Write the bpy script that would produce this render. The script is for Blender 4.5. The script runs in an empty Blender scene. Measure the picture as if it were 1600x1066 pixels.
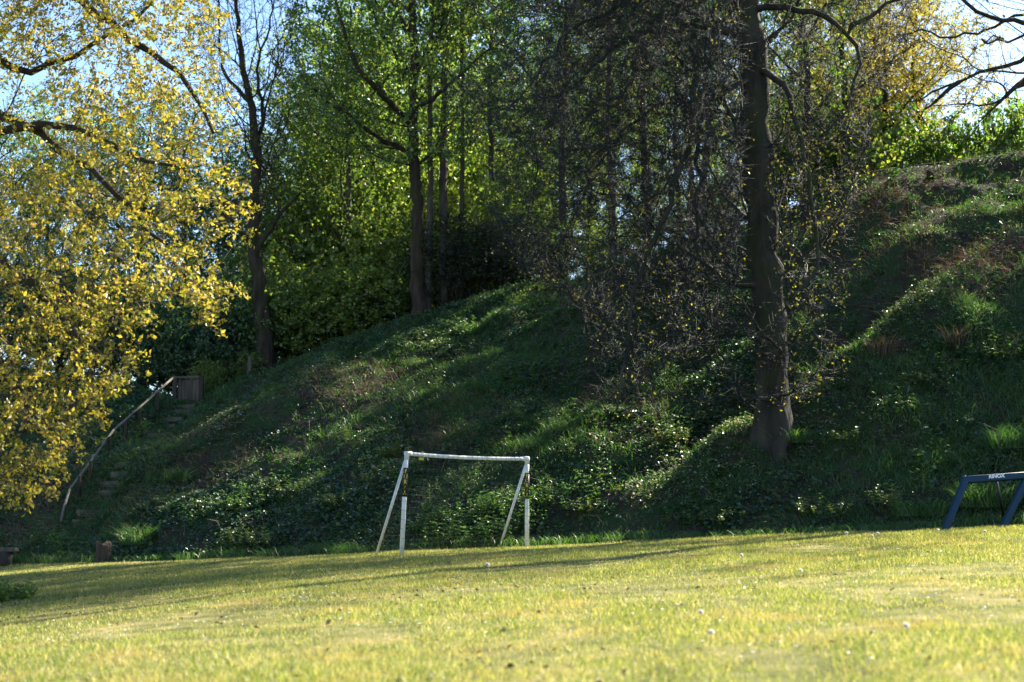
import bpy, math, random
import numpy as np
from mathutils import Vector

# ------------------------------------------------------------------ camera, sky, sun, exposure
R = math.radians
sc = bpy.context.scene
CAM_Z = 1.0
F = 2222.0                      # focal length in photo pixels (50 mm on 36 mm, 1600 px)
PITCH = math.atan(267 / F)
cam_d = bpy.data.cameras.new('camera')
cam = bpy.data.objects.new('camera', cam_d)
sc.collection.objects.link(cam)
cam.location = (0, 0, CAM_Z)
cam.rotation_euler = (R(90) + PITCH, 0, 0)
cam_d.lens = 50
cam_d.sensor_width = 36
cam_d.clip_start = 0.1
cam_d.clip_end = 2000
cam_d.dof.use_dof = True
cam_d.dof.focus_distance = 25
cam_d.dof.aperture_fstop = 1.8
sc.camera = cam

SUN_AZ, SUN_EL = 46.0, 36.5     # degrees clockwise from +Y, above the horizon
world = bpy.data.worlds.new('World')
sc.world = world
world.use_nodes = True
wn = world.node_tree
sky = wn.nodes.new('ShaderNodeTexSky')
sky.sky_type = 'NISHITA'
sky.sun_disc = False
sky.sun_elevation = R(SUN_EL)
sky.sun_rotation = R(SUN_AZ)
sky.dust_density = 0.4
sky.ozone_density = 3.5
wn.links.new(sky.outputs[0], wn.nodes['Background'].inputs[0])
wn.nodes['Background'].inputs[1].default_value = 0.062
sun_d = bpy.data.lights.new('sun', 'SUN')
sun_d.energy = 5.0
sun_d.angle = R(0.53)
sun_d.color = (1.0, 0.90, 0.74)
sun = bpy.data.objects.new('sun', sun_d)
sc.collection.objects.link(sun)
S = Vector((math.sin(R(SUN_AZ)) * math.cos(R(SUN_EL)), math.cos(R(SUN_AZ)) * math.cos(R(SUN_EL)), math.sin(R(SUN_EL))))
sun.rotation_euler = S.to_track_quat('Z', 'Y').to_euler()
sun.location = (60, 30, 50)
sc.view_settings.view_transform = 'Standard'
sc.view_settings.look = 'None'
sc.view_settings.exposure = 2.42
sc.view_settings.gamma = 1
sc.cycles.max_bounces = 6
sc.cycles.diffuse_bounces = 4
sc.cycles.transmission_bounces = 4
sc.cycles.sample_clamp_indirect = 6
sc.cycles.use_denoising = True

rng = np.random.default_rng(7)
random.seed(7)
col = sc.collection

# ------------------------------------------------------------------ helpers
def at(u, v, d):
    """point of the place seen at photo pixel (u, v), d metres ahead"""
    a, b = (u - 800) / F, -(v - 533) / F
    x, y, z = a, math.cos(PITCH) - b * math.sin(PITCH), math.sin(PITCH) + b * math.cos(PITCH)
    return np.array((x / y * d, d, CAM_Z + z / y * d))

def link(name, me, parent=None, mat=None):
    o = bpy.data.objects.new(name, me)
    col.objects.link(o)
    if parent is not None:
        o.parent = parent
    if mat is not None and me is not None and not me.materials:
        me.materials.append(mat)
    return o

def tag(o, label=None, cat=None, group=None, kind=None):
    if label: o['label'] = label
    if cat: o['category'] = cat
    if group: o['group'] = group
    if kind: o['kind'] = kind
    return o

def empty(name, loc=(0, 0, 0), rz=0):
    o = bpy.data.objects.new(name, None)
    o.location = loc
    o.rotation_euler = (0, 0, rz)
    col.objects.link(o)
    return o

def mesh_np(name, V, polys, smooth=False):
    """polys: list of (n,k) int arrays"""
    me = bpy.data.meshes.new(name)
    V = np.asarray(V, dtype=np.float32)
    loops = np.concatenate([p.ravel() for p in polys]).astype(np.int32)
    tot = np.concatenate([np.full(len(p), p.shape[1], np.int32) for p in polys])
    st = np.concatenate([[0], np.cumsum(tot)[:-1]]).astype(np.int32)
    me.vertices.add(len(V)); me.vertices.foreach_set('co', V.ravel())
    me.loops.add(len(loops)); me.loops.foreach_set('vertex_index', loops)
    me.polygons.add(len(tot)); me.polygons.foreach_set('loop_start', st)
    me.polygons.foreach_set('loop_total', tot)
    if smooth:
        me.polygons.foreach_set('use_smooth', np.ones(len(tot), bool))
    me.update(calc_edges=True)
    return me

def unit(a):
    return a / np.maximum(np.linalg.norm(a, axis=-1, keepdims=True), 1e-9)

class Lattice:
    """smooth 2-D value noise in about [-1, 1]"""
    def __init__(self, seed):
        self.t = np.random.default_rng(seed).uniform(-1, 1, (256, 256))
    def __call__(self, x, y):
        x = np.asarray(x, float); y = np.asarray(y, float)
        xi, yi = np.floor(x).astype(int), np.floor(y).astype(int)
        fx, fy = x - xi, y - yi
        fx = fx * fx * (3 - 2 * fx); fy = fy * fy * (3 - 2 * fy)
        g = lambda a, b: self.t[a & 255, b & 255]
        return (g(xi, yi) * (1 - fx) * (1 - fy) + g(xi + 1, yi) * fx * (1 - fy)
                + g(xi, yi + 1) * (1 - fx) * fy + g(xi + 1, yi + 1) * fx * fy)
N1, N2, N3, N4 = Lattice(1), Lattice(2), Lattice(3), Lattice(4)

class Wave3:
    """cheap 3-D clump noise in about [-1, 1]"""
    def __init__(self, seed, scale, n=9):
        g = np.random.default_rng(seed)
        self.k = unit(g.normal(size=(n, 3))) * g.uniform(.7, 1.6, (n, 1)) * 2 * math.pi / scale
        self.p = g.uniform(0, 6.28, n)
    def __call__(self, P):
        return np.sin(P @ self.k.T + self.p).sum(1) / math.sqrt(len(self.p) / 2) / 1.6

# ------------------------------------------------------------------ materials
def mat(name):
    m = bpy.data.materials.new(name)
    m.use_nodes = True
    return m, m.node_tree.nodes, m.node_tree.links

def ramp(n, stops):
    r = n.new('ShaderNodeValToRGB')
    e = r.color_ramp.elements
    while len(e) < len(stops): e.new(0.5)
    for q, (p, c) in zip(e, stops):
        q.position = p; q.color = (*c, 1)
    return r

def noise(n, l, scale, detail=3, coord='Object', vec=None, stretch=None):
    t = n.new('ShaderNodeTexNoise')
    t.inputs['Scale'].default_value = scale
    t.inputs['Detail'].default_value = detail
    c = n.new('ShaderNodeTexCoord')
    o = c.outputs[coord]
    if stretch:
        mp = n.new('ShaderNodeMapping'); mp.inputs['Scale'].default_value = stretch
        l.new(o, mp.inputs[0]); o = mp.outputs[0]
    l.new(o, t.inputs['Vector'])
    return t

def leaf_mat(name, stops, trans=0.5, gloss=0.06, rough=0.4, tint=(1.1, 1.05, 0.6), patch=None):
    """stops: colours picked leaf by leaf; light passes through the blade"""
    m, n, l = mat(name)
    n.remove(n['Principled BSDF'])
    g = n.new('ShaderNodeNewGeometry')
    r = ramp(n, stops); l.new(g.outputs['Random Per Island'], r.inputs[0])
    c = r.outputs[0]
    if patch:
        scale, pcol, lo, hi = patch
        t = noise(n, l, scale, 3)
        mr = n.new('ShaderNodeMapRange'); mr.inputs[1].default_value = lo; mr.inputs[2].default_value = hi
        l.new(t.outputs[0], mr.inputs[0])
        mx = n.new('ShaderNodeMix'); mx.data_type = 'RGBA'
        l.new(mr.outputs[0], mx.inputs['Factor']); l.new(c, mx.inputs['A'])
        mx.inputs['B'].default_value = (*pcol, 1); c = mx.outputs['Result']
    d = n.new('ShaderNodeBsdfDiffuse'); l.new(c, d.inputs[0])
    tm = n.new('ShaderNodeMix'); tm.data_type = 'RGBA'; tm.blend_type = 'MULTIPLY'
    tm.inputs['Factor'].default_value = 1; l.new(c, tm.inputs['A']); tm.inputs['B'].default_value = (*tint, 1)
    tr = n.new('ShaderNodeBsdfTranslucent'); l.new(tm.outputs['Result'], tr.inputs[0])
    a = n.new('ShaderNodeMixShader'); a.inputs[0].default_value = trans
    l.new(d.outputs[0], a.inputs[1]); l.new(tr.outputs[0], a.inputs[2])
    gl = n.new('ShaderNodeBsdfGlossy'); gl.inputs['Roughness'].default_value = rough
    b = n.new('ShaderNodeMixShader'); b.inputs[0].default_value = gloss
    l.new(a.outputs[0], b.inputs[1]); l.new(gl.outputs[0], b.inputs[2])
    l.new(b.outputs[0], n['Material Output'].inputs[0])
    return m

def surf_mat(name, stops, scale=8, detail=5, rough=.9, bump=.3, bscale=None, stretch=None, spec=.2, second=None):
    m, n, l = mat(name)
    p = n['Principled BSDF']
    t = noise(n, l, scale, detail, stretch=stretch)
    r = ramp(n, stops); l.new(t.outputs[0], r.inputs[0])
    c = r.outputs[0]
    if second:                                   # (scale, colour, lo, hi): a second patchy colour such as moss
        t2 = noise(n, l, second[0], 3)
        mr = n.new('ShaderNodeMapRange'); mr.inputs[1].default_value = second[2]; mr.inputs[2].default_value = second[3]
        l.new(t2.outputs[0], mr.inputs[0])
        mx = n.new('ShaderNodeMix'); mx.data_type = 'RGBA'
        l.new(mr.outputs[0], mx.inputs['Factor']); l.new(c, mx.inputs['A'])
        mx.inputs['B'].default_value = (*second[1], 1); c = mx.outputs['Result']
    l.new(c, p.inputs['Base Color'])
    p.inputs['Roughness'].default_value = rough
    p.inputs['Specular IOR Level'].default_value = spec
    if bump:
        tb = noise(n, l, bscale or scale * 2.5, 6, stretch=stretch)
        bp = n.new('ShaderNodeBump'); bp.inputs['Strength'].default_value = bump; bp.inputs['Distance'].default_value = .05
        l.new(tb.outputs[0], bp.inputs['Height']); l.new(bp.outputs[0], p.inputs['Normal'])
    return m

M = {}
M['bark_dark'] = surf_mat('dark bark', [(.3, (.018, .014, .011)), (.7, (.06, .048, .036))], 6, 6, .95, .8, 14, (1, 1, .25), .1, (1.2, (.03, .04, .014), .5, .75))
M['bark_beech'] = surf_mat('beech bark', [(.3, (.016, .016, .015)), (.5, (.04, .038, .033)), (.72, (.075, .07, .06))], 3.5, 8, .9, .9, 10, (1, 1, .22), .1, (1.1, (.035, .045, .02), .48, .66))
M['bark_grey'] = surf_mat('grey bark', [(.3, (.05, .045, .038)), (.7, (.11, .1, .085))], 7, 5, .9, .6, 14, (1, 1, .3), .15, (1.5, (.05, .06, .025), .52, .7))
M['twig'] = surf_mat('twig bark', [(.3, (.03, .027, .026)), (.7, (.07, .06, .054))], 3, 2, .8, 0, spec=.2)
M['beech_twig'] = surf_mat('beech twig', [(.3, (.011, .015, .016)), (.7, (.026, .032, .031))], 3, 2, .7, 0, spec=.2)
M['oak_leaf'] = leaf_mat('young oak leaf', [(0, (.12, .17, .025)), (.35, (.24, .23, .035)), (.75, (.38, .33, .055)), (.93, (.46, .34, .08)), (1, (.30, .19, .06))], .55, .04, .45, (1.12, 1.04, .52))
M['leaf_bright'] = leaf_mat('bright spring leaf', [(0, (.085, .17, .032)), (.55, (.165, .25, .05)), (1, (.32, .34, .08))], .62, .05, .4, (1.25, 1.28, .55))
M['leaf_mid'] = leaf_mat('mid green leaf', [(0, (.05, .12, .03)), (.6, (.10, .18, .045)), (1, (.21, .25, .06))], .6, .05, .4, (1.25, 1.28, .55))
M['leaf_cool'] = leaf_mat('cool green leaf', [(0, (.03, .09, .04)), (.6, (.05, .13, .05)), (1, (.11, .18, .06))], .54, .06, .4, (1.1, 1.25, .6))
M['leaf_yellow'] = leaf_mat('yellow spring leaf', [(0, (.18, .21, .03)), (.6, (.28, .27, .045)), (1, (.36, .29, .07))], .55, .05, .45, (1.15, 1.0, .6))
M['leaf_holly'] = leaf_mat('holly leaf', [(0, (.008, .018, .010)), (1, (.018, .035, .016))], .12, .03, .45)
M['leaf_beech'] = leaf_mat('opening beech leaf', [(0, (.16, .19, .03)), (1, (.28, .26, .05))], .6, .05, .4, (1.2, 1.1, .5))
M['ivy'] = leaf_mat('ground cover leaf', [(0, (.018, .052, .030)), (.5, (.034, .086, .044)), (.85, (.06, .12, .05)), (1, (.13, .16, .07))], .4, .05, .42, (1.3, 1.2, .5))
M['bank_grass'] = leaf_mat('bank grass', [(0, (.03, .09, .028)), (.6, (.052, .13, .034)), (1, (.11, .17, .046))], .5, .04, .42, (1.2, 1.2, .5))
M['nettle'] = leaf_mat('nettle leaf', [(0, (.03, .085, .03)), (.6, (.055, .125, .038)), (1, (.10, .16, .05))], .45, .03, .4, (1.2, 1.2, .5))
M['dead'] = leaf_mat('dead stalk', [(0, (.06, .04, .028)), (.5, (.11, .075, .05)), (1, (.20, .14, .09))], .2, .03, .6, (1, .9, .7))
M['litter'] = leaf_mat('fallen leaf', [(0, (.04, .026, .018)), (.5, (.085, .052, .035)), (1, (.17, .115, .08))], .15, .06, .5, (1, .8, .6))
M['white_flower'] = leaf_mat('white petal', [(0, (.55, .58, .58)), (1, (.75, .76, .74))], .4, .02, .5, (1, 1, 1))
M['yellow_flower'] = leaf_mat('yellow petal', [(0, (.6, .42, .02)), (1, (.7, .52, .04))], .3, .02, .5, (1, 1, .5))
M['lawn_blade'] = leaf_mat('mown lawn blade', [(0, (.07, .13, .025)), (.4, (.16, .22, .05)), (.75, (.29, .30, .10)), (1, (.56, .51, .30))], .45, .025, .45, (1.15, 1.1, .5),
                           patch=(1.4, (.40, .31, .15), .50, .80))
M['lawn'] = surf_mat('lawn soil and thatch', [(.3, (.05, .055, .022)), (.5, (.12, .12, .045)), (.75, (.25, .20, .10))], 2.2, 9, .95, .4, 40, spec=.05)
M['bank'] = surf_mat('bank soil', [(.3, (.022, .018, .014)), (.55, (.045, .036, .028)), (.8, (.075, .056, .044))], 2.5, 8, .95, .8, 12, spec=.05, second=(1.3, (.028, .05, .02), .4, .58))
M['woodfloor'] = surf_mat('wood floor litter', [(.3, (.03, .024, .016)), (.7, (.08, .06, .04))], 2, 6, .95, .5, 12, spec=.05)

# ------------------------------------------------------------------ terrain
FOOT = [at(-1500, 895, 44), at(-300, 886, 37.5), at(0, 881, 34.5), at(150, 878, 33.2), at(300, 874, 32), at(620, 862, 29.6), at(900, 850, 28.6),
        at(1200, 836, 27), at(1600, 820, 25.2), at(2000, 805, 23.5), at(3300, 780, 19)]
RIDGE = [at(-1500, 470, 46), at(-300, 530, 45), at(0, 575, 44.5), at(150, 598, 44), at(235, 612, 43.5), at(290, 632, 43), at(340, 615, 43), at(430, 573, 44), at(540, 533, 44.6), at(640, 502, 45),
         at(830, 447, 45), at(900, 432, 44.5), at(1050, 392, 44), at(1180, 345, 43), at(1290, 296, 42), at(1380, 266, 41), at(1470, 258, 40.5),
         at(1600, 232, 40), at(1800, 200, 39), at(2300, 160, 37), at(3600, 150, 34)]
def _tab(K):
    K = np.array(K); xs = np.linspace(-60, 60, 1201)
    out = []
    for j in (1, 2):
        f = np.interp(xs, K[:, 0], K[:, j])
        k = np.hanning(13); k /= k.sum()
        out.append(np.convolve(np.pad(f, 6, mode='edge'), k, 'valid'))
    return xs, out[0], out[1]
XS, FY, FZ = _tab(FOOT)
_, RY, RZ = _tab(RIDGE)
BENCH = np.array([at(900, 812, 28.9), at(1060, 752, 29.4), at(1200, 692, 30.3), at(1400, 605, 32.3), at(1600, 528, 34.2), at(1900, 440, 36.5)])

def zlawn(x, y):
    yf, zf = np.interp(x, XS, FY), np.interp(x, XS, FZ)
    s = np.clip(y / yf, -3, 1)
    base = .030 * x - .014 * np.minimum(np.clip(x, -14, 0) + .5, 0) ** 2
    return base + (zf - base) * s + .10 * np.sin(np.clip(s, 0, 1) * math.pi) + .02 * N2(x * .7, y * .7) * np.clip(1 - s, 0, .2) * 5

def height(x, y):
    x = np.asarray(x, float); y = np.asarray(y, float)
    yf, zf = np.interp(x, XS, FY), np.interp(x, XS, FZ)
    yr, zr = np.interp(x, XS, RY), np.interp(x, XS, RZ)
    t = (y - yf) / (yr - yf)
    tc = np.clip(t, 0, 1)
    prof = tc + .05 * np.sin(tc * math.pi)
    z = zf + (zr - zf) * prof
    env = np.clip(tc * 6, 0, 1) * np.clip((1.06 - tc) * 7, 0.12, 1)
    c, s = math.cos(.6), math.sin(.6)
    p, q = x * c + y * s, -x * s + y * c
    z = z + env * (.34 * N1(p * .28, q * .5) + .26 * N2(x * .9, y * .9) + .13 * N3(x * 2.1, y * 2.1))
    # the bench: a low crest running up to the right with a hollow behind it
    by = np.interp(x, BENCH[:, 0], BENCH[:, 1])
    e = np.clip((x - 1.5) / 3, 0, 1) * np.clip((14 - x) / 3, 0, 1)
    dd = y - by
    z = z + e * (.30 * np.exp(-((dd + .1) / .8) ** 2) - .38 * np.exp(-((dd - 1.5) / 1.0) ** 2))
    # stairs gully
    back = np.clip(y - yr, 0, None)
    z = np.where(t > 1, z - .05 * np.clip(back, 0, 12) + .012 * np.clip(back - 20, 0, None) + .15 * N2(x * .3, y * .3) * np.clip(back / 4, 0, 1), z)
    return np.where(t < 0, zlawn(x, y), z)

def hz(x, y):
    return float(height(np.array([x]), np.array([y]))[0])

def hit(u, v, ymin=5.0):
    d = np.arange(ymin, 90, .03)
    p = at(u, v, 1.0)
    x, z = p[0] * d, CAM_Z + (p[2] - CAM_Z) * d
    below = z <= height(x, d)
    i = int(np.argmax(below)) if below.any() else len(d) - 1
    return np.array((x[i], d[i], hz(x[i], d[i])))

def sheet(name, xs, rows, ymap, label):
    X, T = np.meshgrid(xs, rows)
    Y = ymap(X, T)
    Z = height(X, Y)
    V = np.stack([X, Y, Z], -1).reshape(-1, 3)
    nx, ny = len(xs), len(rows)
    i = np.arange(nx * ny).reshape(ny, nx)
    q = np.stack([i[:-1, :-1], i[:-1, 1:], i[1:, 1:], i[1:, :-1]], -1).reshape(-1, 4)
    return mesh_np(name, V, [q], True)
xs_f = np.concatenate([np.linspace(-300, -26, 14), np.arange(-25, 25.01, .25), np.linspace(26, 300, 14)])
yf_ = lambda X: np.interp(X, XS, FY)
yr_ = lambda X: np.interp(X, XS, RY)
lawn = link('lawn', sheet('lawn', xs_f, np.concatenate([[-8, -4, -2, -1, -.4], np.linspace(0, 1, 90) - 1e-6]), lambda X, T: yf_(X) * T, ''), None, M['lawn'])
tag(lawn, 'sunlit mown lawn with dry yellow patches', 'lawn', kind='structure')
bank = link('bank_terrain', sheet('bank', xs_f, np.linspace(0, 1, 80), lambda X, T: yf_(X) + T * (yr_(X) - yf_(X)), ''), None, M['bank'])
tag(bank, 'steep shaded bank behind the football goal', 'bank', kind='structure')
wood = link('woodland_ground', sheet('woodland', xs_f, np.array([0, .5, 1, 2, 3, 5, 8, 12, 20, 30, 50, 90, 160, 300.]), lambda X, T: yr_(X) + T + 1e-4, ''), None, M['woodfloor'])
tag(wood, 'leaf-littered woodland ground behind the bank ridge', 'ground', kind='structure')

# ------------------------------------------------------------------ leaf and blade builders
def leaves_mesh(name, P, D, L, W, fold=.25, up=None):
    """kite leaves: base at P, pointing along D, length L, width W"""
    n = len(P)
    D = unit(D)
    r = rng.normal(size=(n, 3)) if up is None else up + .35 * rng.normal(size=(n, 3))
    side = unit(np.cross(D, r))
    nor = np.cross(side, D)
    L = np.broadcast_to(np.asarray(L, float), (n,))[:, None]; W = np.broadcast_to(np.asarray(W, float), (n,))[:, None]
    mid = P + D * L * .5
    V = np.stack([P, mid + side * W * .5 + nor * W * fold, P + D * L - nor * L * .12, mid - side * W * .5 + nor * W * fold], 1).reshape(-1, 3)
    b = np.arange(n)[:, None] * 4
    Fc = np.concatenate([b + [0, 1, 2], b + [0, 2, 3]], 1).reshape(-1, 3)
    return mesh_np(name, V, [Fc])

def blades_mesh(name, P, D, L, W, bend=.3, segs=1):
    """grass blades: triangles (segs 1) or bent two-piece blades"""
    n = len(P)
    D = unit(D)
    side = unit(np.cross(D, rng.normal(size=(n, 3))))
    L = np.broadcast_to(np.asarray(L, float), (n,))[:, None]; W = np.broadcast_to(np.asarray(W, float), (n,))[:, None]
    b = np.arange(n)[:, None]
    if segs == 1:
        V = np.stack([P - side * W / 2, P + side * W / 2, P + D * L], 1).reshape(-1, 3)
        return mesh_np(name, V, [b * 3 + np.arange(3)])
    h = D.copy(); h[:, 2] = 0
    m = P + D * L * .55
    tip = P + D * L * .95 + unit(h + 1e-6) * L * bend; tip[:, 2] -= (L[:, 0] * bend * .5)
    V = np.stack([P - side * W / 2, P + side * W / 2, m + side * W * .38, m - side * W * .38, tip], 1).reshape(-1, 3)
    return mesh_np(name, V, [np.concatenate([b * 5 + [0, 1, 2], b * 5 + [0, 2, 3], b * 5 + [3, 2, 4]], 1).reshape(-1, 3)])

def scatter_dirs(n, spread):
    d = rng.normal(size=(n, 3)) * spread
    d[:, 2] = np.abs(d[:, 2]) * .3 + 1
    return d

# ------------------------------------------------------------------ tree builder
def spline(pts, step=.3):
    P = np.array(pts, float)
    if len(P) == 2:
        n = max(2, int(np.linalg.norm(P[1] - P[0]) / step) + 1)
        return P[0] + (P[1] - P[0]) * np.linspace(0, 1, n)[:, None]
    E = np.vstack([2 * P[0] - P[1], P, 2 * P[-1] - P[-2]])
    out = []
    for i in range(1, len(E) - 2):
        n = max(1, int(np.linalg.norm(E[i + 1] - E[i]) / step))
        t = (np.arange(n) / n)[:, None]
        a, b, c, d = E[i - 1], E[i], E[i + 1], E[i + 2]
        out.append(.5 * (2 * b + (c - a) * t + (2 * a - 5 * b + 4 * c - d) * t ** 2 + (3 * b - a - 3 * c + d) * t ** 3))
    out.append(E[-2][None])
    return np.vstack(out)

def skeleton(guides, pts, bf=.35, tip=.006, power=2.3, maxseg=.55, jitter=.05, wander=.0):
    """guides: list of (polyline, r0, r1); the first is the trunk, the others start at the nearest node so far.
    pts: twig targets, joined by a minimum spanning tree that favours short paths to the trunk base."""
    pos, par, gr, pl = [], [], [], []
    for gi, (line, r0, r1) in enumerate(guides):
        line = spline(line)
        for _ in range(5):
            line[1:-1] = .5 * line[1:-1] + .25 * (line[:-2] + line[2:])
        if wander:
            w = rng.normal(size=line.shape) * wander; w[0] = 0
            line = line + w
        prev = -1
        if gi:
            A = np.array(pos); prev = int(np.argmin(((A - line[0]) ** 2).sum(1)))
        for k, p in enumerate(line):
            if gi and k == 0 and np.linalg.norm(p - pos[prev]) < .05: continue
            pos.append(p); par.append(prev); gr.append(r0 + (r1 - r0) * (k / (len(line) - 1)) ** .8)
            pl.append(0 if prev < 0 else pl[prev] + np.linalg.norm(p - pos[prev]))
            prev = len(pos) - 1
    G = len(pos)
    gp, gl = np.array(pos), np.array(pl)
    n = len(pts)
    best = np.full(n, np.inf); bp = np.zeros(n, int)
    for s in range(0, n, 500):
        d = np.sqrt(((pts[s:s + 500, None] - gp[None]) ** 2).sum(2)) + bf * gl[None]
        bp[s:s + 500] = d.argmin(1); best[s:s + 500] = d.min(1)
    free = np.ones(n, bool)
    ptx = np.ascontiguousarray(pts.T)
    for _ in range(n):
        i = int(np.argmin(best))
        p = int(bp[i]); a = np.asarray(pos[p]); b = pts[i]
        L = float(np.linalg.norm(b - a))
        k = max(1, int(math.ceil(L / maxseg)))
        base = pl[p]
        for j in range(1, k + 1):
            q = a + (b - a) * (j / k)
            if j < k: q = q + rng.normal(size=3) * jitter * L / k
            pos.append(q); par.append(p); gr.append(0); pl.append(base + L * j / k); p = len(pos) - 1
        best[i] = np.inf; free[i] = False
        dx = ptx[0] - b[0]; dy = ptx[1] - b[1]; dz = ptx[2] - b[2]
        d = np.sqrt(dx * dx + dy * dy + dz * dz) + bf * pl[p]
        up = (d < best) & free
        best[up] = d[up]; bp[up] = p
    pos = np.array(pos); par = np.array(par); gr = np.array(gr)
    N = len(pos)
    w = np.zeros(N); kids = np.zeros(N, int)
    np.add.at(kids, par[par >= 0], 1)
    acc = np.where(kids == 0, 1.0, 0.0)
    for i in range(N - 1, 0, -1):
        if par[i] >= 0: acc[par[i]] += acc[i]
    r = tip * acc ** (1 / power)
    r = np.where(np.arange(N) < G, np.maximum(gr, tip), r)
    # thin branches never exceed their parent
    for i in range(1, N):
        if par[i] >= 0 and r[i] > r[par[i]] * .9 and i >= G: r[i] = r[par[i]] * .9
    main = np.full(N, -1)
    for i in range(N - 1, 0, -1):
        p = par[i]
        if p >= 0 and (main[p] < 0 or r[i] > r[main[p]]): main[p] = i
    # smooth the paths
    for _ in range(2):
        mk = (np.arange(N) >= G) & (main >= 0)
        i = np.where(mk)[0]
        pos[i] = pos[i] * .5 + .25 * (pos[par[i]] + pos[main[i]])
    return dict(pos=pos, par=par, r=r, main=main, G=G, kids=kids)

def tubes(sk, rmin=0, rmax=9e9, flare=None, bury=0.0):
    """tube mesh pieces of the branches whose starting radius lies in a range"""
    pos, par, r, main = sk['pos'], sk['par'], sk['r'], sk['main']
    N = len(pos)
    heads = [i for i in range(N) if par[i] < 0 or main[par[i]] != i]
    V, Q, off = [], [], 0
    for h in heads:
        ids = [h]
        while main[ids[-1]] >= 0: ids.append(main[ids[-1]])
        rr = r[ids]; P = pos[ids]
        if par[h] >= 0:
            P = np.vstack([pos[par[h]], P]); rr = np.concatenate([[min(r[par[h]], rr[0] * 1.15)], rr])
        if rr[0] < rmin or rr[0] >= rmax or len(P) < 2: continue
        k = 3 if rr[0] < .022 else 5 if rr[0] < .06 else 8 if rr[0] < .15 else 16
        T = np.gradient(P, axis=0); T = unit(T)
        ref = np.eye(3)[int(np.argmin(np.abs(T.mean(0))))]
        A = unit(np.cross(T, ref)); B = np.cross(T, A)
        th = np.arange(k) * 2 * math.pi / k
        rad = np.repeat(rr[:, None], k, 1)
        if k == 16 and par[h] < 0:                # trunk: lobes, root flare
            z = np.clip(P[:, 2] - P[0, 2] - bury, 0, None)
            lob = 1 + .05 * np.sin(3 * th + 1)[None] + .03 * np.sin(5 * th)[None]
            fl = (flare or .5) * np.exp(-z / .3)[:, None] * (.55 + .8 * np.clip(np.sin(4 * th + .7), -.5, 1))[None]
            rad = rad * (lob + fl)
        ring = P[:, None] + rad[..., None] * (np.cos(th)[None, :, None] * A[:, None] + np.sin(th)[None, :, None] * B[:, None])
        n = len(P)
        V.append(ring.reshape(-1, 3))
        i = off + np.arange(n * k).reshape(n, k)
        j = np.roll(i, -1, 1)
        Q.append(np.stack([i[:-1], j[:-1], j[1:], i[1:]], -1).reshape(-1, 4))
        off += n * k
    if not V: return None
    return np.vstack(V), np.vstack(Q)

def twiglets(sk, per, length, rad=.004, droop=0.0, thin=.03):
    """short straight twigs on the thin branches, as slim three-sided cones"""
    i = np.where((sk['r'] < thin) & (sk['par'] >= 0))[0]
    i = np.repeat(i, per)
    p = sk['par'][i]
    f = rng.uniform(0, 1, (len(i), 1))
    P = sk['pos'][p] * (1 - f) + sk['pos'][i] * f
    D = unit(sk['pos'][i] - sk['pos'][p] + 1e-6)
    d = unit(D * .7 + rng.normal(size=P.shape) * .6 + np.array([0, 0, -droop]))
    L = length * rng.uniform(.4, 1.3, (len(i), 1))
    a = unit(np.cross(d, rng.normal(size=P.shape))); b = np.cross(d, a)
    th = np.arange(3) * 2.094
    base = P[:, None] + rad * (np.cos(th)[None, :, None] * a[:, None] + np.sin(th)[None, :, None] * b[:, None])
    tip = P + d * L
    V = np.concatenate([base, tip[:, None]], 1).reshape(-1, 3)
    o = np.arange(len(i))[:, None] * 4
    Fc = np.concatenate([o + [0, 1, 3], o + [1, 2, 3], o + [2, 0, 3]], 1).reshape(-1, 3)
    return V, Fc, P, tip, d

def join(parts):
    V, Fs, off = [], [], 0
    for v, f in parts:
        V.append(v); Fs.append(f + off); off += len(v)
    return np.vstack(V), Fs

def build_tree(name, sk, bark, twigmat, leafmat, per_node=0, leaf=(.08, .05), twl=None, thin=.03, cluster=0.0, flare=.5, limb_r=.06, leafkeep=None, sway=.8, sink=0, bury=0.0):
    """an Empty with the parts trunk (trunk and limbs), branches (thin wood) and crown (leaves)"""
    root = empty(name)
    base = sk['pos'][0].copy()
    sk = dict(sk); sk['pos'] = sk['pos'] - base
    t = tubes(sk, limb_r, flare=flare, bury=bury)
    link('trunk', mesh_np('trunk', t[0], [t[1]], True), root, bark)
    parts = []
    t = tubes(sk, 0, limb_r)
    if t: parts.append(t)
    P0 = None
    if twl:
        V, Fc, P, tip, d = twiglets(sk, *twl, thin=thin)
        parts.append((V, Fc)); P0, T0, D0 = P, tip, d
    V, Fs = join(parts)
    link('branches', mesh_np('branches', V, Fs), root, twigmat)
    if per_node:
        if P0 is None:
            i = np.where((sk['r'] < thin) & (sk['par'] >= 0))[0]
            P0, T0 = sk['pos'][sk['par'][i]], sk['pos'][i]; D0 = unit(T0 - P0 + 1e-6)
        if leafkeep is not None:
            k = leafkeep(T0 + base); P0, T0, D0 = P0[k], T0[k], D0[k]
        n = len(P0)
        if cluster:                                   # rosettes of leaves at the twig ends
            T = np.repeat(T0, per_node, 0); D = np.repeat(D0, per_node, 0)
            P = T + rng.normal(size=T.shape) * cluster
            D = D * .5 + rng.normal(size=T.shape) * sway
        else:
            f = rng.uniform(.15, 1.05, (n * per_node, 1))
            P = np.repeat(P0, per_node, 0) * (1 - f) + np.repeat(T0, per_node, 0) * f
            D = np.repeat(D0, per_node, 0) * .4 + rng.normal(size=P.shape) * sway + np.array([0, 0, -.15])
            P = P + rng.normal(size=P.shape) * .03
        s = rng.uniform(.5, 1.4, len(P))
        link('crown', leaves_mesh('crown', P, D, leaf[0] * s, leaf[1] * s), root, leafmat)
    root.location = base - np.array([0, 0, sink])
    return root

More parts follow.
